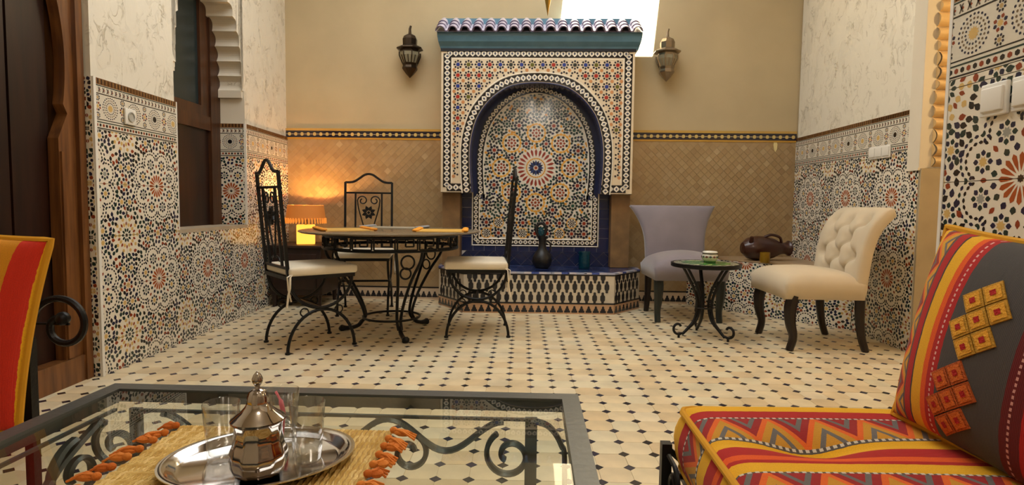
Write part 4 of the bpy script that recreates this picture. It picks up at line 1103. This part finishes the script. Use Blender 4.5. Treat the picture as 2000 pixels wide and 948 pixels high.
# ------------------------------------------------------------------ sockets and switches
def plate(parent_wall, u, z, w, h, n, label, cat, yoff=-.0085, round_=False):
    t = thing('wall_plate', label, cat); t.name = 'wall_switch' if cat == 'switch' else 'wall_socket'
    t.matrix_world = parent_wall.matrix_basis @ Matrix.Translation((u, yoff, z))
    rbox('plate', w, .012, h, .004, 'white_plastic', t, (0, -.006, 0), 3)
    for k in range(n):
        x = -w/2+w*(k+.5)/n
        if round_:
            m = MB(); m.lathe([(.026, 0), (.026, .004), (.021, .004), (.019, -.003), (0, -.003)], 24); o = m.build('socket_well', mat('socket_grey', (170, 166, 156), .5), t, smooth=True); o.location = (x, -.0135, 0); o.rotation_euler = (PI/2, 0, 0)
        else: rbox('rocker', w/n*.82, .008, h*.72, .003, 'white_plastic', t, (x, -.014, 0), 3)
    return t
bpy.context.view_layer.update()
plate(wl, .255, 1.318, .085, .085, 1, 'white square wall socket on the tiled border left of the window', 'socket', round_=True)
plate(wr, 1.268, 1.262, .235, .085, 3, 'row of three white switches on the right wall above the beige chair', 'switch')
plate(wp, .186, 1.166, .085, .085, 1, 'large white light switch on the near tiled pier', 'switch')
plate(wp, .286, 1.166, .085, .085, 1, 'white switch cut off by the right edge of the picture', 'switch')

# ------------------------------------------------------------------ corner bench in tile, with jar and candle glass
B0, B1 = Vector((1.415, 5.255)), Vector((2.335, 4.245)); BL = (B1-B0).length; BA = math.atan2(B1.y-B0.y, B1.x-B0.x); BH = .445
bn = thing('corner_bench', 'tiled masonry bench across the right back corner, behind the small table', 'bench', (B0.x, B0.y, 0), BA)
ca, sa = math.cos(-BA), math.sin(-BA); cpt = Vector((XR-.002, YB-.008))-B0; cl_ = (cpt.x*ca-cpt.y*sa, cpt.x*sa+cpt.y*ca)
m = MB(); m.prism([(0, .0), (BL, .0), cl_], 0, BH-.012, (206, 196, 176)); m.build('masonry', MATS['plain'], bn)
m = MB(); m.prism([(0, -.008), (BL, -.008), cl_], BH-.012, BH, (172, 146, 112)); m.build('bench_top', MATS['terracotta'], bn)
tile_field(bn, [(.0, 0, BL, BH-.014)], .55)
aj = thing('clay_jar', 'brown glazed clay jar lying on its side on the corner bench', 'jar', (1.94, 4.86, BH), .12)
m = MB(); pr_ = [(0, -.20), (.045, -.195), (.085, -.15), (.102, -.08), (.098, 0), (.08, .07), (.055, .12), (.046, .15), (.050, .185), (.064, .20), (.064, .208), (.05, .205), (0, .17)]
rows = [[(z, r*math.cos(2*PI*k/28), .102+r*math.sin(2*PI*k/28)) for k in range(28)] for r, z in pr_]; m.grid(rows, closed_v=True); m.build('body', MATS['brown_clay'], aj, smooth=True)
m = MB(); m.tube(smooth_path([(.13, -.02, .150), (.10, -.04, .195), (.03, -.04, .215), (-.02, -.02, .196)], 5), .011, 8); m.build('handle', MATS['brown_clay'], aj, smooth=True)
m = MB(); m.tube([(-.15, -.055, .155), (-.155, -.075, .20)], [.018, .013], 10); m.build('spout', MATS['brown_clay'], aj, smooth=True)
m = MB(); m.lathe([(0, 0), (.036, 0), (.039, .01), (.039, .082), (.036, .082), (.034, .012), (0, .010)], 24)
tag(m.build('candle_glass', MATS['amber_glass'], None, smooth=True, loc=(1.865, 4.665, BH), rot=(0, 0, 0)), 'small amber glass candle holder on the corner bench', 'candle holder')
# ------------------------------------------------------------------ upholstered chairs
def cab_leg(t, x, y, sx, sy, h, mt, curved=True):
    m = MB()
    if curved: pts = [(x, y, h), (x+sx*.010, y+sy*.018, h*.78), (x+sx*.006, y+sy*.014, h*.5), (x-sx*.002, y-sy*.006, h*.25), (x+sx*.004, y+sy*.014, 0)]; rr = [.036, .037, .031, .024, .023]
    else: pts = [(x, y, h), (x, y+.004, h*.6), (x, y+.022, h*.25), (x, y+.05, 0)]; rr = [.030, .027, .023, .021]
    P = smooth_path(pts, 4); R = []
    for i in range(len(P)):
        f = i/(len(P)-1)*(len(rr)-1); k = min(int(f), len(rr)-2); R.append(rr[k]+(rr[k+1]-rr[k])*(f-k))
    m.tube(P, R, 8); return m.build('leg', mt, t, smooth=True)
bc = thing('tufted_chair', 'cream button-tufted armless chair by the right wall', 'chair', (1.835, 3.835, 0), -PI/2)
for sx in (-1, 1):
    cab_leg(bc, sx*.245, -.215, 0, -1, .345, MATS['leg_wood']); cab_leg(bc, sx*.245, .185, 0, 1, .345, MATS['leg_wood'], False)
def seat_body(t, hw, y0, y1, z0, z1, mname, name='seat', crown=.02, bulge=.03):
    nu, nv = 22, 22
    cxm, hd = (y0+y1)/2, (y1-y0)/2
    def rnd(a, p=5): return (1-abs(a)**p)
    def top(u, v):
        e = max(0, rnd(u))**.42*max(0, rnd(v))**.42
        return (hw*u*(1+bulge*.3*(1-v*v)), cxm+hd*v-(bulge*.6*(1-u*u) if v < 0 else 0)*(-v), z1-.07*(1-e)+crown*(1-u*u)*(1-v*v))
    def bot(u, v): return (hw*.965*u, cxm+hd*.97*v, z0)
    return sheet(top, bot, nu, nv, name, mname, t)
seat_body(bc, .285, -.285, .205, .325, .485, 'beige_linen')
# backrest: centre line flaring backwards at the top, buttons pulled into the front
def back_fn(pts, hw_fn, th, dimples=(), depth=.042, wrap=0):
    cl = [Vector(p) for p in smooth_path(pts, 8)]
    L = [0]
    for a, b in zip(cl, cl[1:]): L.append(L[-1]+(b-a).length)
    def at(t):
        s_ = t*L[-1]; k = 0
        while k < len(L)-2 and L[k+1] < s_: k += 1
        f = (s_-L[k])/(L[k+1]-L[k]); p = cl[k]+(cl[k+1]-cl[k])*f
        k0, k1 = max(0, k-2), min(len(cl)-1, k+3); tg = (cl[k1]-cl[k0]).normalized(); return p, Vector((-tg.y, tg.x))
    def side(sgn):
        def f(u, v):
            t = (v+1)/2; p, n = at(t); e = (max(0, 1-abs(u)**5)*max(0, 1-max(0, v)**6))**.4; hw = hw_fn(t); x = hw*u
            d = th*.5*(.45+.55*e)
            if sgn > 0:
                for (bx, bt) in dimples:
                    r2 = ((x-bx)/.040)**2+((t-bt)*L[-1]/.040)**2; d -= depth*math.exp(-r2)
                for (ax, at_, bx, bt) in creases:
                    px, pz = x-ax, (t-at_)*L[-1]; qx, qz = bx-ax, (bt-at_)*L[-1]; l2 = qx*qx+qz*qz; w = max(0, min(1, (px*qx+pz*qz)/l2)); dd = math.hypot(px-w*qx, pz-w*qz); d -= depth*.38*math.exp(-(dd/.011)**2)
            q = p+n*d*sgn; return (x, q.x+wrap*u*u*t, q.y)
        return f
    creases = []
    for i, (ax, at_) in enumerate(dimples):
        for (bx, bt) in dimples[i+1:]:
            dd = math.hypot(ax-bx, (at_-bt)*L[-1])
            if dd < .145: creases.append((ax, at_, bx, bt))
    return side(1), side(-1), at
BTN = [(-.19, .80), (0, .80), (.19, .80), (-.095, .60), (.095, .60), (-.19, .41), (0, .41), (.19, .41), (-.095, .22), (.095, .22)]
BTN = [(x*.95, t) for x, t in BTN]
f1, f2, at_ = back_fn([(.175, .36), (.185, .50), (.205, .64), (.245, .76), (.315, .845), (.345, .86)], lambda t: .275+.012*t, .105, BTN)
sheet(f1, f2, 76, 76, 'backrest', 'beige_linen', bc)
for (bx, bt) in BTN:
    x, y, z = f1(bx/.28, bt*2-1); m = MB(); m.sphere((x, y-.003, z), (.011, .006, .011), 10, 6); m.build('button', MATS['beige_linen'], bc, smooth=True)

gc = thing('grey_chair', 'grey velvet armless chair with a flared back, right of the fountain', 'chair', (1.20, 4.635, 0), .03)
gl = mat('green_black_wood', (36, 40, 36), .35)
for sx in (-1, 1):
    cab_leg(gc, sx*.235, -.215, 0, -1, .345, gl); cab_leg(gc, sx*.215, .20, 0, 1, .345, MATS['leg_wood'], False)
seat_body(gc, .280, -.285, .22, .325, .485, 'grey_velvet', crown=.055)
f1, f2, at_ = back_fn([(.19, .40), (.20, .52), (.215, .66), (.245, .80), (.275, .885)], lambda t: .242+.012*t+.105*max(0, (t-.35)/.65)**2, .075, wrap=.05)
sheet(f1, f2, 40, 40, 'backrest', 'grey_velvet', gc)

# ------------------------------------------------------------------ small mosaic table with pot
bt_ = thing('bistro_table', 'small round iron table with green mosaic top between the two upholstered chairs', 'table', (1.185, 3.945, 0))
BTZ = .505
m = MB(); m.lathe([(0, BTZ-.028), (.222, BTZ-.028), (.229, BTZ-.024), (.229, BTZ), (.215, BTZ), (.213, BTZ-.003), (0, BTZ-.003)], 48); m.build('iron_rim', IR, bt_, smooth=True)
m = MB(); rg = random.Random(4)
for ri, (r0, r1, n) in enumerate([(.0, .04, 8), (.042, .08, 12), (.082, .12, 18), (.122, .16, 24), (.162, .188, 30), (.190, .211, 34)]):
    for k in range(n):
        a, b = 2*PI*(k+.05)/n, 2*PI*(k+.95)/n; c = rg.choice([(70, 130, 60), (90, 150, 70), (50, 110, 56), (150, 176, 96)]) if ri < 4 else ((206, 200, 170) if k % 2 else (30, 60, 44))
        P = [(r1*math.cos(a), r1*math.sin(a)), (r1*math.cos((a+b)/2), r1*math.sin((a+b)/2)), (r1*math.cos(b), r1*math.sin(b))]
        P += [(r0*math.cos(b), r0*math.sin(b)), (r0*math.cos(a), r0*math.sin(a))] if r0 else [(0, 0)]
        m.prism(P, BTZ-.004, BTZ-.0006, c)
m.build('mosaic_top', MATS['glaze'], bt_, kind='stuff')
for q in range(3):
    a = math.radians((-163, -53, 88)[q]); ca, sa = math.cos(a), math.sin(a)
    for s in (0, 1):
        k = .03*s
        pts = [(.17-k, BTZ-.03), (.135-k, .42), (.082-k, .32), (.055-k*.8, .22), (.075-k*.6, .12), (.125-k*.2, .06), (.165, .022)]
        m = MB(); m.tube([(p.x*ca, p.x*sa, p.y) for p in smooth_path(pts, 5)], .0088, 8); m.build('leg_bar', IR, bt_, smooth=True)
    m = MB(); sp_ = spiral(.195, .068, .047, .020, 235, 510, 26)
    m.tube([(.165*ca, .165*sa, .024)]+[(x*ca, x*sa, z) for x, z in sp_], .0085, 8); m.tube([(.19*ca, .19*sa, .022), (.19*ca, .19*sa, 0)], .008, 8); m.build('foot_scroll', IR, bt_, smooth=True)
m = MB(); m.tube([(.058*math.cos(2*PI*k/20), .058*math.sin(2*PI*k/20), .20) for k in range(20)], .006, 6, closed=True); m.build('collar_ring', IR, bt_, smooth=True)
pt = thing('ceramic_pot', 'small lidded ceramic pot painted white and green on the mosaic table', 'pot', (1.215, 3.96, BTZ))
m = MB(); m.lathe([(0, 0), (.036, 0), (.040, .006), (.040, .014)], 28, col=(70, 110, 60)); m.build('green_foot', MATS['glaze'], pt, smooth=True)
m = MB(); m.lathe([(.040, .014), (.052, .026), (.055, .040), (.050, .054), (.046, .060)], 28, col=(214, 206, 186)); m.build('painted_body', MATS['glaze'], pt, smooth=True)
m = MB()
for k in range(14):
    a, h = 2*PI*k/14, PI/14
    q = lambda t, r, z: (r*math.cos(t), r*math.sin(t), z)
    m.face([q(a, .0565, .033), q(a+h, .0572, .041), q(a, .0555, .049), q(a-h, .0572, .041)], (110, 60, 50) if k % 2 else (60, 80, 70))
m.build('painted_diamonds', MATS['glaze'], pt)
m = MB(); m.lathe([(.047, .060), (.050, .064), (.050, .072), (.044, .078), (.018, .081), (0, .081)], 28, col=(226, 222, 210)); m.lathe([(.0505, .061), (.0515, .064), (.0505, .067)], 28, col=(60, 50, 50)); m.build('lid', MATS['glaze'], pt, smooth=True)
# ------------------------------------------------------------------ glass coffee table
TX0, TX1, TY0, TY1, CZ = -.972, .112, .52, 1.304, .45
ct = thing('coffee_table', 'black iron coffee table with glass top and scrollwork in the foreground', 'table', (0, 0, 0))
fw = .038
IG = MATS['iron_grey']
def rail(name, pts): m = MB(); m.prism(pts, CZ-.03, CZ); m.build(name, IG, ct)
rail('frame_rail', [(TX0+fw, TY1-fw), (TX1-fw, TY1-fw), (TX1, TY1), (TX0, TY1)]); rail('frame_rail', [(TX0, TY0), (TX1, TY0), (TX1-fw, TY0+fw), (TX0+fw, TY0+fw)])
rail('frame_rail', [(TX0, TY0), (TX0+fw, TY0+fw), (TX0+fw, TY1-fw), (TX0, TY1)]); rail('frame_rail', [(TX1-fw, TY0+fw), (TX1, TY0), (TX1, TY1), (TX1-fw, TY1-fw)])
TILT = .0150                                     # pane tipped down at the near side so it mirrors the sunlit wall
def gz(y): return CZ-.003-TILT*(TY1-fw-y)
m = MB(); m.box(TX0+fw+.001, TX1-fw-.001, TY0+fw+.001, TY1-fw-.001, 0, .007)
m.v = [(x, y, z-.007+gz(y)) for x, y, z in m.v]; m.build('glass_top', MATS['table_glass'], ct)
LX0, LX1 = -.870, .006
def flat_tube(pts, name, w=.0115): m = MB(); m.tube(pts, w, 6, flat=.55); return m.build(name, IG, ct, smooth=True)
for lx in (LX0, LX1):
    for ly in (TY1-.075, TY0+.075):
        m = MB(); m.box(lx-.013, lx+.013, ly-.005, ly+.005, 0, CZ-.03); m.build('leg', IG, ct)
for yy in (TY1-.075,):
    for lx, sg in ((LX1, -1), (LX0, 1)):
        for s2 in (1, -1):
            s_ = sg*s2; cx = lx+s_*.046; cz = .335
            if s2 < 0 and lx == LX1:
                flat_tube(smooth_path([(lx, yy, .415), (lx+.04, yy, .400), (lx+.066, yy, .36), (lx+.074, yy, .31), (lx+.074, yy, .0)], 5), 'side_curve'); continue
            k0 = [(lx+s_*0.002, .352)]
            sp_ = spiral(cx, cz, .055, .014, 120 if s_ < 0 else 60, (120+470) if s_ < 0 else (60-470), 40)
            flat_tube([(x, yy, z) for x, z in sp_], 'scroll')
    x0, x1 = LX0+.06, LX1-.06; n = 60; wv = []
    for i in range(n+1):
        t = i/n; x = x0+(x1-x0)*t; wv.append((x, yy, .375+.034*math.cos(2*PI*t*3)))
    flat_tube(wv, 'wave_scroll')
    for k in (1, 2):
        cx = x0+(x1-x0)*k/3
        for s_ in (-1, 1): flat_tube([(x, yy, z) for x, z in spiral(cx+s_*.045, .335, .045, .013, 90, 90-s_*430, 36)], 'scroll')
    m = MB(); m.box(LX0, LX1, yy-.004, yy+.004, .412, .418); m.build('apron_bar', IG, ct)
for xx in (TX0+.055,):
    for cy, sg in ((TY1-.19, 1), (TY0+.19, -1)):
        flat_tube([(xx, y, z) for y, z in spiral(cy, .32, .075, .016, 90, 90+sg*480, 44)], 'scroll')
    pts = [(xx, TY1-.12, .41), (xx, TY1-.24, .35), (xx, TY1-.32, .27), (xx, (TY0+TY1)/2, .25), (xx, TY0+.32, .27), (xx, TY0+.24, .35), (xx, TY0+.12, .41)]
    flat_tube(smooth_path(pts, 6), 'wave_scroll')
    m = MB(); m.box(xx-.004, xx+.004, TY0+.075, TY1-.075, .412, .418); m.build('apron_bar', IG, ct)
    flat_tube([(xx, y, z) for y, z in spiral((TY0+TY1)/2, .32, .06, .012, -90, 400, 40)], 'scroll')

# ------------------------------------------------------------------ tea things
pm = thing('straw_placemat', 'woven straw placemat with orange tassels on the glass table', 'placemat', (-.461, .90, gz(.90)+.0003), .0); pm.rotation_euler = (TILT, 0, 0)
mw, md = .408, .345; rg = random.Random(8); m = MB(); nc = 92; w = mw/nc
for i in range(nc):                              # twisted straw strands, slanting between the warp threads
    x0 = -mw/2+w*i; nseg = 13; off = (i % 2)*.5
    for k in range(-1, nseg):
        ya, yb = -md/2+md*(k+off)/nseg, -md/2+md*(k+off+.97)/nseg; ya, yb = max(ya, -md/2), min(yb, md/2)
        if yb-ya < .003: continue
        c = rg.choice([(224, 194, 124), (210, 176, 102), (232, 206, 142), (200, 164, 90), (218, 188, 116)]); sk = w*.9*(1 if i % 2 else -1)*.6
        zt = .0058+rg.uniform(-.0008, .0008); ym = (ya+yb)/2
        b = len(m.v); m.v += [(x0, ya, .001), (x0+w, ya, .001), (x0+w*.5, ya, .0030), (x0+sk, ym, .001), (x0+w+sk, ym, .001), (x0+w*.5+sk, ym, zt), (x0, yb, .001), (x0+w, yb, .001), (x0+w*.5, yb, .0030)]
        m.f += [(b, b+2, b+5, b+3), (b+2, b+1, b+4, b+5), (b+3, b+5, b+8, b+6), (b+5, b+4, b+7, b+8)]; m.c += [c]*4
m.box(-mw/2, mw/2, -md/2, md/2, 0, .0012, (170, 134, 70)); m.build('woven_straw', MATS['straw'], pm, kind='stuff')
nt_ = 10
for s in (-1, 1):
    for k in range(nt_):
        y = -md/2+md*(k+.5)/nt_+rg.uniform(-.003, .003); x = s*(mw/2+.004); m = MB(); c = rg.choice([(208, 116, 40), (216, 128, 50), (196, 102, 32)])
        L = rg.uniform(.022, .036); dy = rg.uniform(-.014, .014)
        m.sphere((x, y, .010), (.008, .007, .0065), 8, 5, c); m.sphere((x+s*L*.55, y+dy*.6, .0075), (L*.52, rg.uniform(.007, .010), .0065), 8, 5, c)
        for q in (-1, 0, 1): m.tube([(x, y, .012), (x+s*L*.6, y+dy+q*.004, .013), (x+s*L*1.25, y+dy*1.4+q*.010, .003)], .0022, 5, col=c)
        m.build('tassel', MATS['yarn'], pm, smooth=True)
ty = thing('tea_tray', 'oval silver tray on the straw placemat', 'tray', (-.441, .916, gz(.916)+.0064), .35); ty.rotation_euler = (TILT, 0, .35); ty.scale = (.896, .896, .896)
m = MB(); pr_ = [(0, 0), (.80, 0), (.845, .004), (.90, .013), (.965, .017), (1.0, .0165), (1.0, .0145), (.965, .0145), (.90, .0105), (.845, .0015), (.80, -.0015)]
m.grid([[(.168*r*math.cos(2*PI*k/64), .128*r*math.sin(2*PI*k/64), z+.002) for k in range(64)] for r, z in pr_], closed_v=True); m.build('tray_dish', MATS['silver'], ty, smooth=True)
trz = lambda y: gz(y)+.0064+.0020
tp = thing('teapot', 'polished silver teapot with an onion finial on the tray', 'teapot', (-.428, .883, trz(.883)), .4); tp.scale = (.896, .896, .896)
SV = mat('pot_silver', (176, 168, 162), .07, 1)
nfl = 12
def fluted(prof, name, amp=.035):
    m = MB(); n = 72; R = []
    for r, z in prof: R.append([(r*(1-amp*abs(math.sin(nfl*PI*k/n)))*math.cos(2*PI*k/n), r*(1-amp*abs(math.sin(nfl*PI*k/n)))*math.sin(2*PI*k/n), z) for k in range(n)])
    m.grid(R, closed_v=True, flip=True); return m.build(name, SV, tp, smooth='all')
def plainl(prof, name, n=40): m = MB(); m.lathe(prof, n); return m.build(name, SV, tp, smooth=True)
fluted([(.0, 0), (.037, 0), (.041, .003), (.0475, .015), (.0495, .028), (.0485, .040), (.043, .054), (.040, .070), (.0405, .086), (.0435, .094)], 'body', .03)
plainl([(.0435, .094), (.046, .096), (.046, .099), (.040, .104), (.028, .113), (.021, .121), (.0185, .127)], 'shoulder')
fluted([(.0185, .127), (.0175, .138), (.014, .147), (.008, .151), (0, .152)], 'lid', .06)
plainl([(0, .150), (.005, .151), (.004, .156), (.0085, .163), (.0095, .169), (.006, .177), (.002, .182), (0, .183)], 'finial', 16)
def spout_pts(): return smooth_path([(.0, -.044, .030), (.0, -.062, .045), (.0, -.070, .075), (0, -.082, .098)], 5)
def recalc(o):
    bm = bmesh.new(); bm.from_mesh(o.data); bmesh.ops.remove_doubles(bm, verts=bm.verts, dist=1e-6); bmesh.ops.recalc_face_normals(bm, faces=bm.faces); bm.to_mesh(o.data); bm.free()
def tea_glass(x, y, label):
    m = MB(); m.lathe([(0, 0), (.0235, 0), (.0255, .004), (.0265, .03), (.0325, .108), (.0318, .1095), (.0305, .108), (.0245, .032), (.0225, .014), (0, .012)], 40)
    o = m.build('tea_glass', MATS['clear_glass'], None, smooth=True, loc=(x, y, trz(y))); recalc(o); o.scale = (.896, .896, .896)
    return tag(o, label, 'glass', 'tea glasses on the tray')
tea_glass(-.508, .921, 'clear tea glass at the left of the silver teapot')
tea_glass(-.436, .990, 'clear tea glass behind the teapot, holding a pink sachet')
tea_glass(-.370, .936, 'clear tea glass at the right of the silver teapot')
m = MB(); m.tube(smooth_path([(.004, 0, .004), (.006, .002, .035), (.002, 0, .065), (-.006, -.002, .084)], 5), [.005]*5+[.008]*6+[.004]*5, 6, col=(214, 110, 120), flat=.35)
tag(m.build('pink_sachet', MATS['plain'], None, smooth=True, loc=(-.440, .989, trz(.989)+.011)), 'pink paper sachet standing in the rear tea glass', 'sachet')

# ------------------------------------------------------------------ right sofa: iron frame, kilim seat, pillow
SX0, SX1, SY0, SY1, SZT = .372, 1.185, -.9, 1.412, .40
rs = thing('iron_sofa', 'black iron sofa frame with scroll end under the striped seat at right', 'sofa', (0, 0, 0), 0)
for x in (SX0+.0, SX1-.03):
    for y in (SY1-.02, SY0+.05):
        m = MB(); xx = x-.035 if x < .6 else x; m.box(xx-.012, xx+.012, y-.012, y+.012, 0, .305 if x < .6 else .215); m.build('leg', IR, rs)
m = MB(); m.box(SX0, SX1, SY0, SY1-.01, .215, .240); m.build('seat_platform', IR, rs)
SFX = SX0-.012
def vs_scroll(y0, sgn, x): 
    m = MB(); m.tube([(x, y, z) for y, z in [(y0, .285)]+spiral(y0+sgn*.05, .235, .05, .014, 90, 90-sgn*430, 36)], .0062, 6); return m.build('scroll', IR, rs, smooth=True)
for y in (1.36, 1.16, .96): vs_scroll(y, -1, SX0-.035)
MB().tube([(SX0-.035, SY1-.02, .295), (SX0+.03, SY1-.02, .235)], .008, 6).build('corner_brace', IR, rs, smooth=True)
MB().tube([(SX0-.035, SY1-.02, .18), (SX0-.035, SY0, .18)], .007, 6).build('side_rail', IR, rs, smooth=True)
MB().tube([(SX0-.035, SY1-.02, .225), (SX0, SY1-.03, .225)], .007, 6).build('bracket', IR, rs, smooth=True)
# seat cushion
hx, hy = (SX1-SX0)/2, (SY1-SY0)/2; cx, cy = (SX0+SX1)/2, (SY0+SY1)/2; zt, zb = SZT, .242
sc_ = thing('seat_cushion', 'red, yellow and orange striped woven seat cushion on the right sofa', 'cushion', (cx, cy, 0))
TUF = [(-.20, SY1-.232-cy), (.17, SY1-.50-cy), (-.20, SY1-.70-cy), (-.20, SY1-1.17-cy)]
def edge(a, h): return max(0, 1-max(0, (abs(a)-(h-.05))/.05)**2)
def ctop(u, v):
    x, y = hx*u, hy*v; z = zt-.022*(1-math.sqrt(edge(x, hx)*edge(y, hy)))+.006*math.sin(PI*(u+1)/2)
    for (tx, ty_) in TUF:
        z -= .030*math.exp(-(((x-tx)/.085)**2+((y-ty_)/.06)**2))+.014*math.exp(-((y-ty_)/.022)**2-((x-tx)/.22)**2)
    rr = .02; return (x, y, z)
m = MB(); nu, nv = 70, 230
us, vv = [-1+2*i/nu for i in range(nu+1)], [-1+2*j/nv for j in range(nv+1)]
m.grid([[ctop(u, v) for v in vv] for u in us], flip=False, uv=[[(hx*u+.4, hy-hy*v-.020) for v in vv] for u in us]); m.build('woven_top', MATS['kilim_seat'], sc_, smooth='all')
def side_pts(n=90):
    out = []
    for j in range(n+1): out.append((-hx, hy-2*hy*j/n))
    return out
m = MB(); ring = [(hx, hy), (0, hy), (-hx+.03, hy), (-hx+.008, hy-.008), (-hx, hy-.03)]+[(-hx, hy-.03-(2*hy-.03)*j/60) for j in range(1, 61)]
zt2 = zt-.022; rows = []; uvr = []
acc = [0]
for a, b in zip(ring, ring[1:]): acc.append(acc[-1]+math.hypot(b[0]-a[0], b[1]-a[1]))
for q in range(7):
    t = q/6; bul = .018*math.sin(PI*t); rows.append([(x+(-bul if x < -hx+.02 else 0), y+(bul if y > hy-.02 else 0), zb+(zt2-zb)*t) for x, y in ring]); uvr.append([(t*.15, (hy-y-.02) if x <= -hx+.031 else .03+(x+hx)*.3) for x, y in ring])
m.grid(rows, uv=uvr, flip=True); m.build('woven_side', MATS['kilim_seat'], sc_, smooth='all')
MB().box(-hx+.005, hx, -hy, hy-.005, zb, zb+.01, (90, 30, 20)).build('underside', MATS['plain'], sc_)
for zz, nm in ((zt-.020, 'piping'), (zb+.006, 'piping')):
    m = MB(); m.tube([(x, y, zz+(.003 if zz > .3 else 0)) for x, y in ring], .0078, 8, col=(206, 150, 26)); m.build(nm, mat('yellow_piping', (206, 148, 26), .85), sc_, smooth=True)
# pillows
def pillow_fn(w, h, t, pinch=.055):
    def P(u, v, s):
        e = max(0, (1-u**2))**.42*max(0, (1-v**2))**.42
        x = w/2*u*(1-pinch*(1-v*v)*abs(u)**2+0); z = h/2*v*(1-pinch*(1-u*u)*abs(v)**2)
        return Vector((x, -s*t/2*e, z))
    return P
def pillow(name, label, mname, w, h, t, M4, uvf):
    th_ = thing(name, label, 'pillow'); th_.matrix_world = M4; P = pillow_fn(w, h, t)
    sheet(lambda u, v: P(u, v, 1), lambda u, v: P(u, v, -1), 48, 48, 'woven_cover', mname, th_, uvf)
    ring = [(-1+2*i/30, -1) for i in range(30)]+[(1, -1+2*i/30) for i in range(30)]+[(1-2*i/30, 1) for i in range(30)]+[(-1, 1-2*i/30) for i in range(30)]
    m = MB(); m.tube([tuple(P(u, v, 1)) for u, v in ring], .0085, 8, closed=True); m.build('piping', MATS['yellow_piping'], th_, smooth=True)
    return th_, P
def frame_from(o, xd, zd):
    x = Vector(xd).normalized(); z = Vector(zd); z = (z-x*z.dot(x)).normalized(); y = z.cross(x)
    M_ = Matrix((x, y, z)).transposed().to_4x4(); M_.translation = o; return M_
# right pillow leans on the tiled pier; local x runs from its far edge towards the camera, -y faces the room
pw_, ph_ = .48, .44
M4 = frame_from((.910, 1.085, .610), (.12, -.98, -.07), (.17, .04, .97))
rp, PF = pillow('throw_pillow', 'grey and red striped pillow with embroidered diamonds at the right', 'kilim_pillow', pw_, ph_, .19, M4, lambda u, v: (ph_/2*(v+1), pw_/2*(u+1)))
def motif(u0, v0, ang, cells, sz, col, name, edge_c):
    for (i, j) in cells:
        m = MB(); n = 5
        ca, sa = math.cos(ang), math.sin(ang)
        def pt(a, b, lift):
            x, z = (i+a)*sz, (j+b)*sz; X, Z = u0+x*ca-z*sa, v0+x*sa+z*ca
            u, v = X/(pw_/2), Z/(ph_/2); e = 1e-3; p = PF(u, v, 1); n_ = (PF(u+e, v, 1)-p).cross(PF(u, v+e, 1)-p).normalized()
            if n_.y > 0: n_ = -n_
            return tuple(p+n_*lift)
        for rr, c, lf in ((.47, edge_c, .0030), (.36, col, .0042), (.14, KR, .0050)):
            g = [[pt(-rr+2*rr*a/n, -rr+2*rr*b/n, lf) for b in range(n+1)] for a in range(n+1)]; m.grid(g, col=c)
            if rr == .47:
                g0 = [[pt(-rr+2*rr*a/n, -rr+2*rr*b/n, .0002) for b in range(n+1)] for a in range(n+1)]
                bd = [(a, 0) for a in range(n)]+[(n, b) for b in range(n)]+[(a, n) for a in range(n, 0, -1)]+[(0, b) for b in range(n, 0, -1)]
                m.grid([[g[a][b] for a, b in bd], [g0[a][b] for a, b in bd]], closed_v=True, col=c)
        m.build(name, mat('embroidery', attr=True, rough=.85, bump=.6, bscale=260), rp)
CELLS = [(0, 0), (1, 0), (-1, 0), (0, 1), (0, -1), (1, 1), (-1, -1)]
motif(-.016, .052, PI/4-.15, CELLS, .040, (224, 160, 44), 'yellow_embroidered_square', (190, 140, 40))
motif(-.036, -.112, PI/4-.15, CELLS, .040, (206, 102, 30), 'orange_embroidered_square', (180, 84, 26))

# ------------------------------------------------------------------ left sofa end: frame, scroll arm, seat, pillow
ls = thing('iron_sofa', 'black iron sofa at the left edge with a curled arm beside the door', 'sofa', (0, 0, 0), 0)
AY = 1.52
m = MB(); sp_ = spiral(-1.275, .535, .088, .020, 178, -275, 44)
m.tube([(x, AY, z) for x, z in sp_[::-1]]+[(-1.372, AY, .48), (-1.42, AY, .39), (-1.45, AY, .30)], .0095, 8); m.sphere((sp_[-1][0], AY, sp_[-1][1]), .019, 10, 8); m.build('arm_scroll', IR, ls, smooth=True)
MB().tube([(-1.345, AY, .565), (-1.70, AY, .60), (-1.95, AY, .60)], .010, 8).build('arm_rail', IR, ls, smooth=True)
MB().tube([(-1.255, AY, .540), (-1.95, AY, .540)], .0035, 6).build('arm_wire', IR, ls, smooth=True)
for x, h in ((-1.372, .50), (-1.95, .62)):
    m = MB(); m.box(x-.012, x+.012, AY-.012, AY+.012, 0, h); m.build('leg', IR, ls)
    m = MB(); m.box(x-.012, x+.012, -.88, -.856, 0, h); m.build('leg', IR, ls)
m = MB(); m.box(-1.97, -1.36, -.9, AY, .235, .262); m.build('seat_platform', IR, ls)
lc = thing('seat_cushion', 'striped seat cushion on the left sofa, mostly outside the picture', 'cushion', (-1.68, .28, .264))
rbox('woven_cover', .54, 2.26, .10, .03, 'kilim_left', lc, (0, 0, .05), 4)
M4 = frame_from((-1.448, 1.335, .571), (.97, .17, -.13), (.13, .12, .97))
pillow('throw_pillow', 'orange and red striped pillow at the left edge of the picture', 'kilim_left', .46, .48, .16, M4, lambda u, v: (.24*(v+1), .23*(1-u)))
